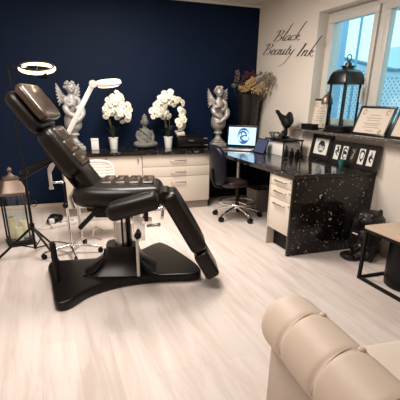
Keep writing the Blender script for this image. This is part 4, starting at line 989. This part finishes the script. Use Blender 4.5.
def word(txt, y0, z0, y1, z1, xh, slant):
    tot = sum(GL[c][1] if c != ' ' else .55 for c in txt); d_ = Vector((y1-y0, z1-z0)); sx = d_.length/tot; dv = d_/d_.length; x = 0
    for c in txt:
        if c == ' ': x += .55; continue
        st, adv = GL[c]; bm = B()
        for pts, wt in st:
            P = crom([(a, b_, 0) for a, b_ in pts], 6); P2 = []
            for p in P:
                u = (x+p.x)*sx+slant*p.y*xh; v = p.y*xh
                P2.append(Vector((0, y0+dv.x*u, z0+dv.y*u+v)))
            rings = []
            for i, p in enumerate(P2):
                tg = (P2[min(i+1, len(P2)-1)]-P2[max(i-1, 0)]).normalized()
                wd = .0135*wt*(.45+.75*abs(tg.z)**1.5); sd = Vector((0, 1, .0))*wd+Vector((0, 0, .35))*wd
                rings.append([p+sd+Vector((-.0002, 0, 0)), p+sd+Vector((-.0025, 0, 0)), p-sd+Vector((-.0025, 0, 0)), p-sd+Vector((-.0002, 0, 0))])
            for rg in rings:
                for q in rg: q -= Vector((0, -.437, 2.0))
            loft(bm, rings)
        link('letter', bm, 'ink', lt, smooth=False); x += adv
word('BLacK', -.41, 2.035, -1.03, 1.985, .056, 1.0)
word('Beauty', -.14, 1.905, -.90, 1.845, .062, 1.0)
word('InK', -.99, 1.825, -1.33, 1.795, .062, 1.0)

# ------------------------------------------------------------------ camera
cam = bpy.data.cameras.new('camera'); co = bpy.data.objects.new('camera', cam); col.objects.link(co)
cam.sensor_width = 36; cam.sensor_fit = 'HORIZONTAL'; cam.lens = 408.0/400*36; cam.shift_y = 70.6/400; cam.clip_start = .05
yaw, pit, rol = R(20.333), R(22.783), R(.827)
fw = Vector((math.sin(yaw)*math.cos(pit), math.cos(yaw)*math.cos(pit), -math.sin(pit))); rt = Vector((math.cos(yaw), -math.sin(yaw), 0)); up = rt.cross(fw)
r2 = rt*math.cos(rol)+up*math.sin(rol); u2 = -rt*math.sin(rol)+up*math.cos(rol)
mw = Matrix((r2, u2, -fw)).transposed().to_4x4(); mw.translation = Vector((-2.885, -5.649, 1.346)); co.matrix_world = mw
scn.camera = co

# ------------------------------------------------------------------ light
def area(name, loc, rot, sx, sy, power, c):
    l = bpy.data.lights.new(name, 'AREA'); l.shape = 'RECTANGLE'; l.size = sx; l.size_y = sy; l.energy = power; l.color = c
    o = bpy.data.objects.new(name, l); col.objects.link(o); o.location = loc; o.rotation_euler = rot; return o
area('ceiling_light_front', (-2.9, -3.2, 2.46), (0, 0, 0), 1.1, 1.1, 40, (1, .92, .85))
area('ceiling_light_rear', (-1.9, -1.7, 2.46), (0, 0, 0), .9, .9, 60, (1, .91, .82))
w = bpy.data.worlds.new('sky'); scn.world = w; w.use_nodes = True; nt = w.node_tree; N, L = nt.nodes, nt.links
bg = N['Background']; bg.inputs['Color'].default_value = (.50, .86, 1, 1); bg.inputs['Strength'].default_value = 1.25
scn.view_settings.view_transform = 'Standard'; scn.view_settings.look = 'None'; scn.view_settings.gamma = 1; scn.view_settings.use_curve_mapping = False
scn.view_settings.exposure = .50
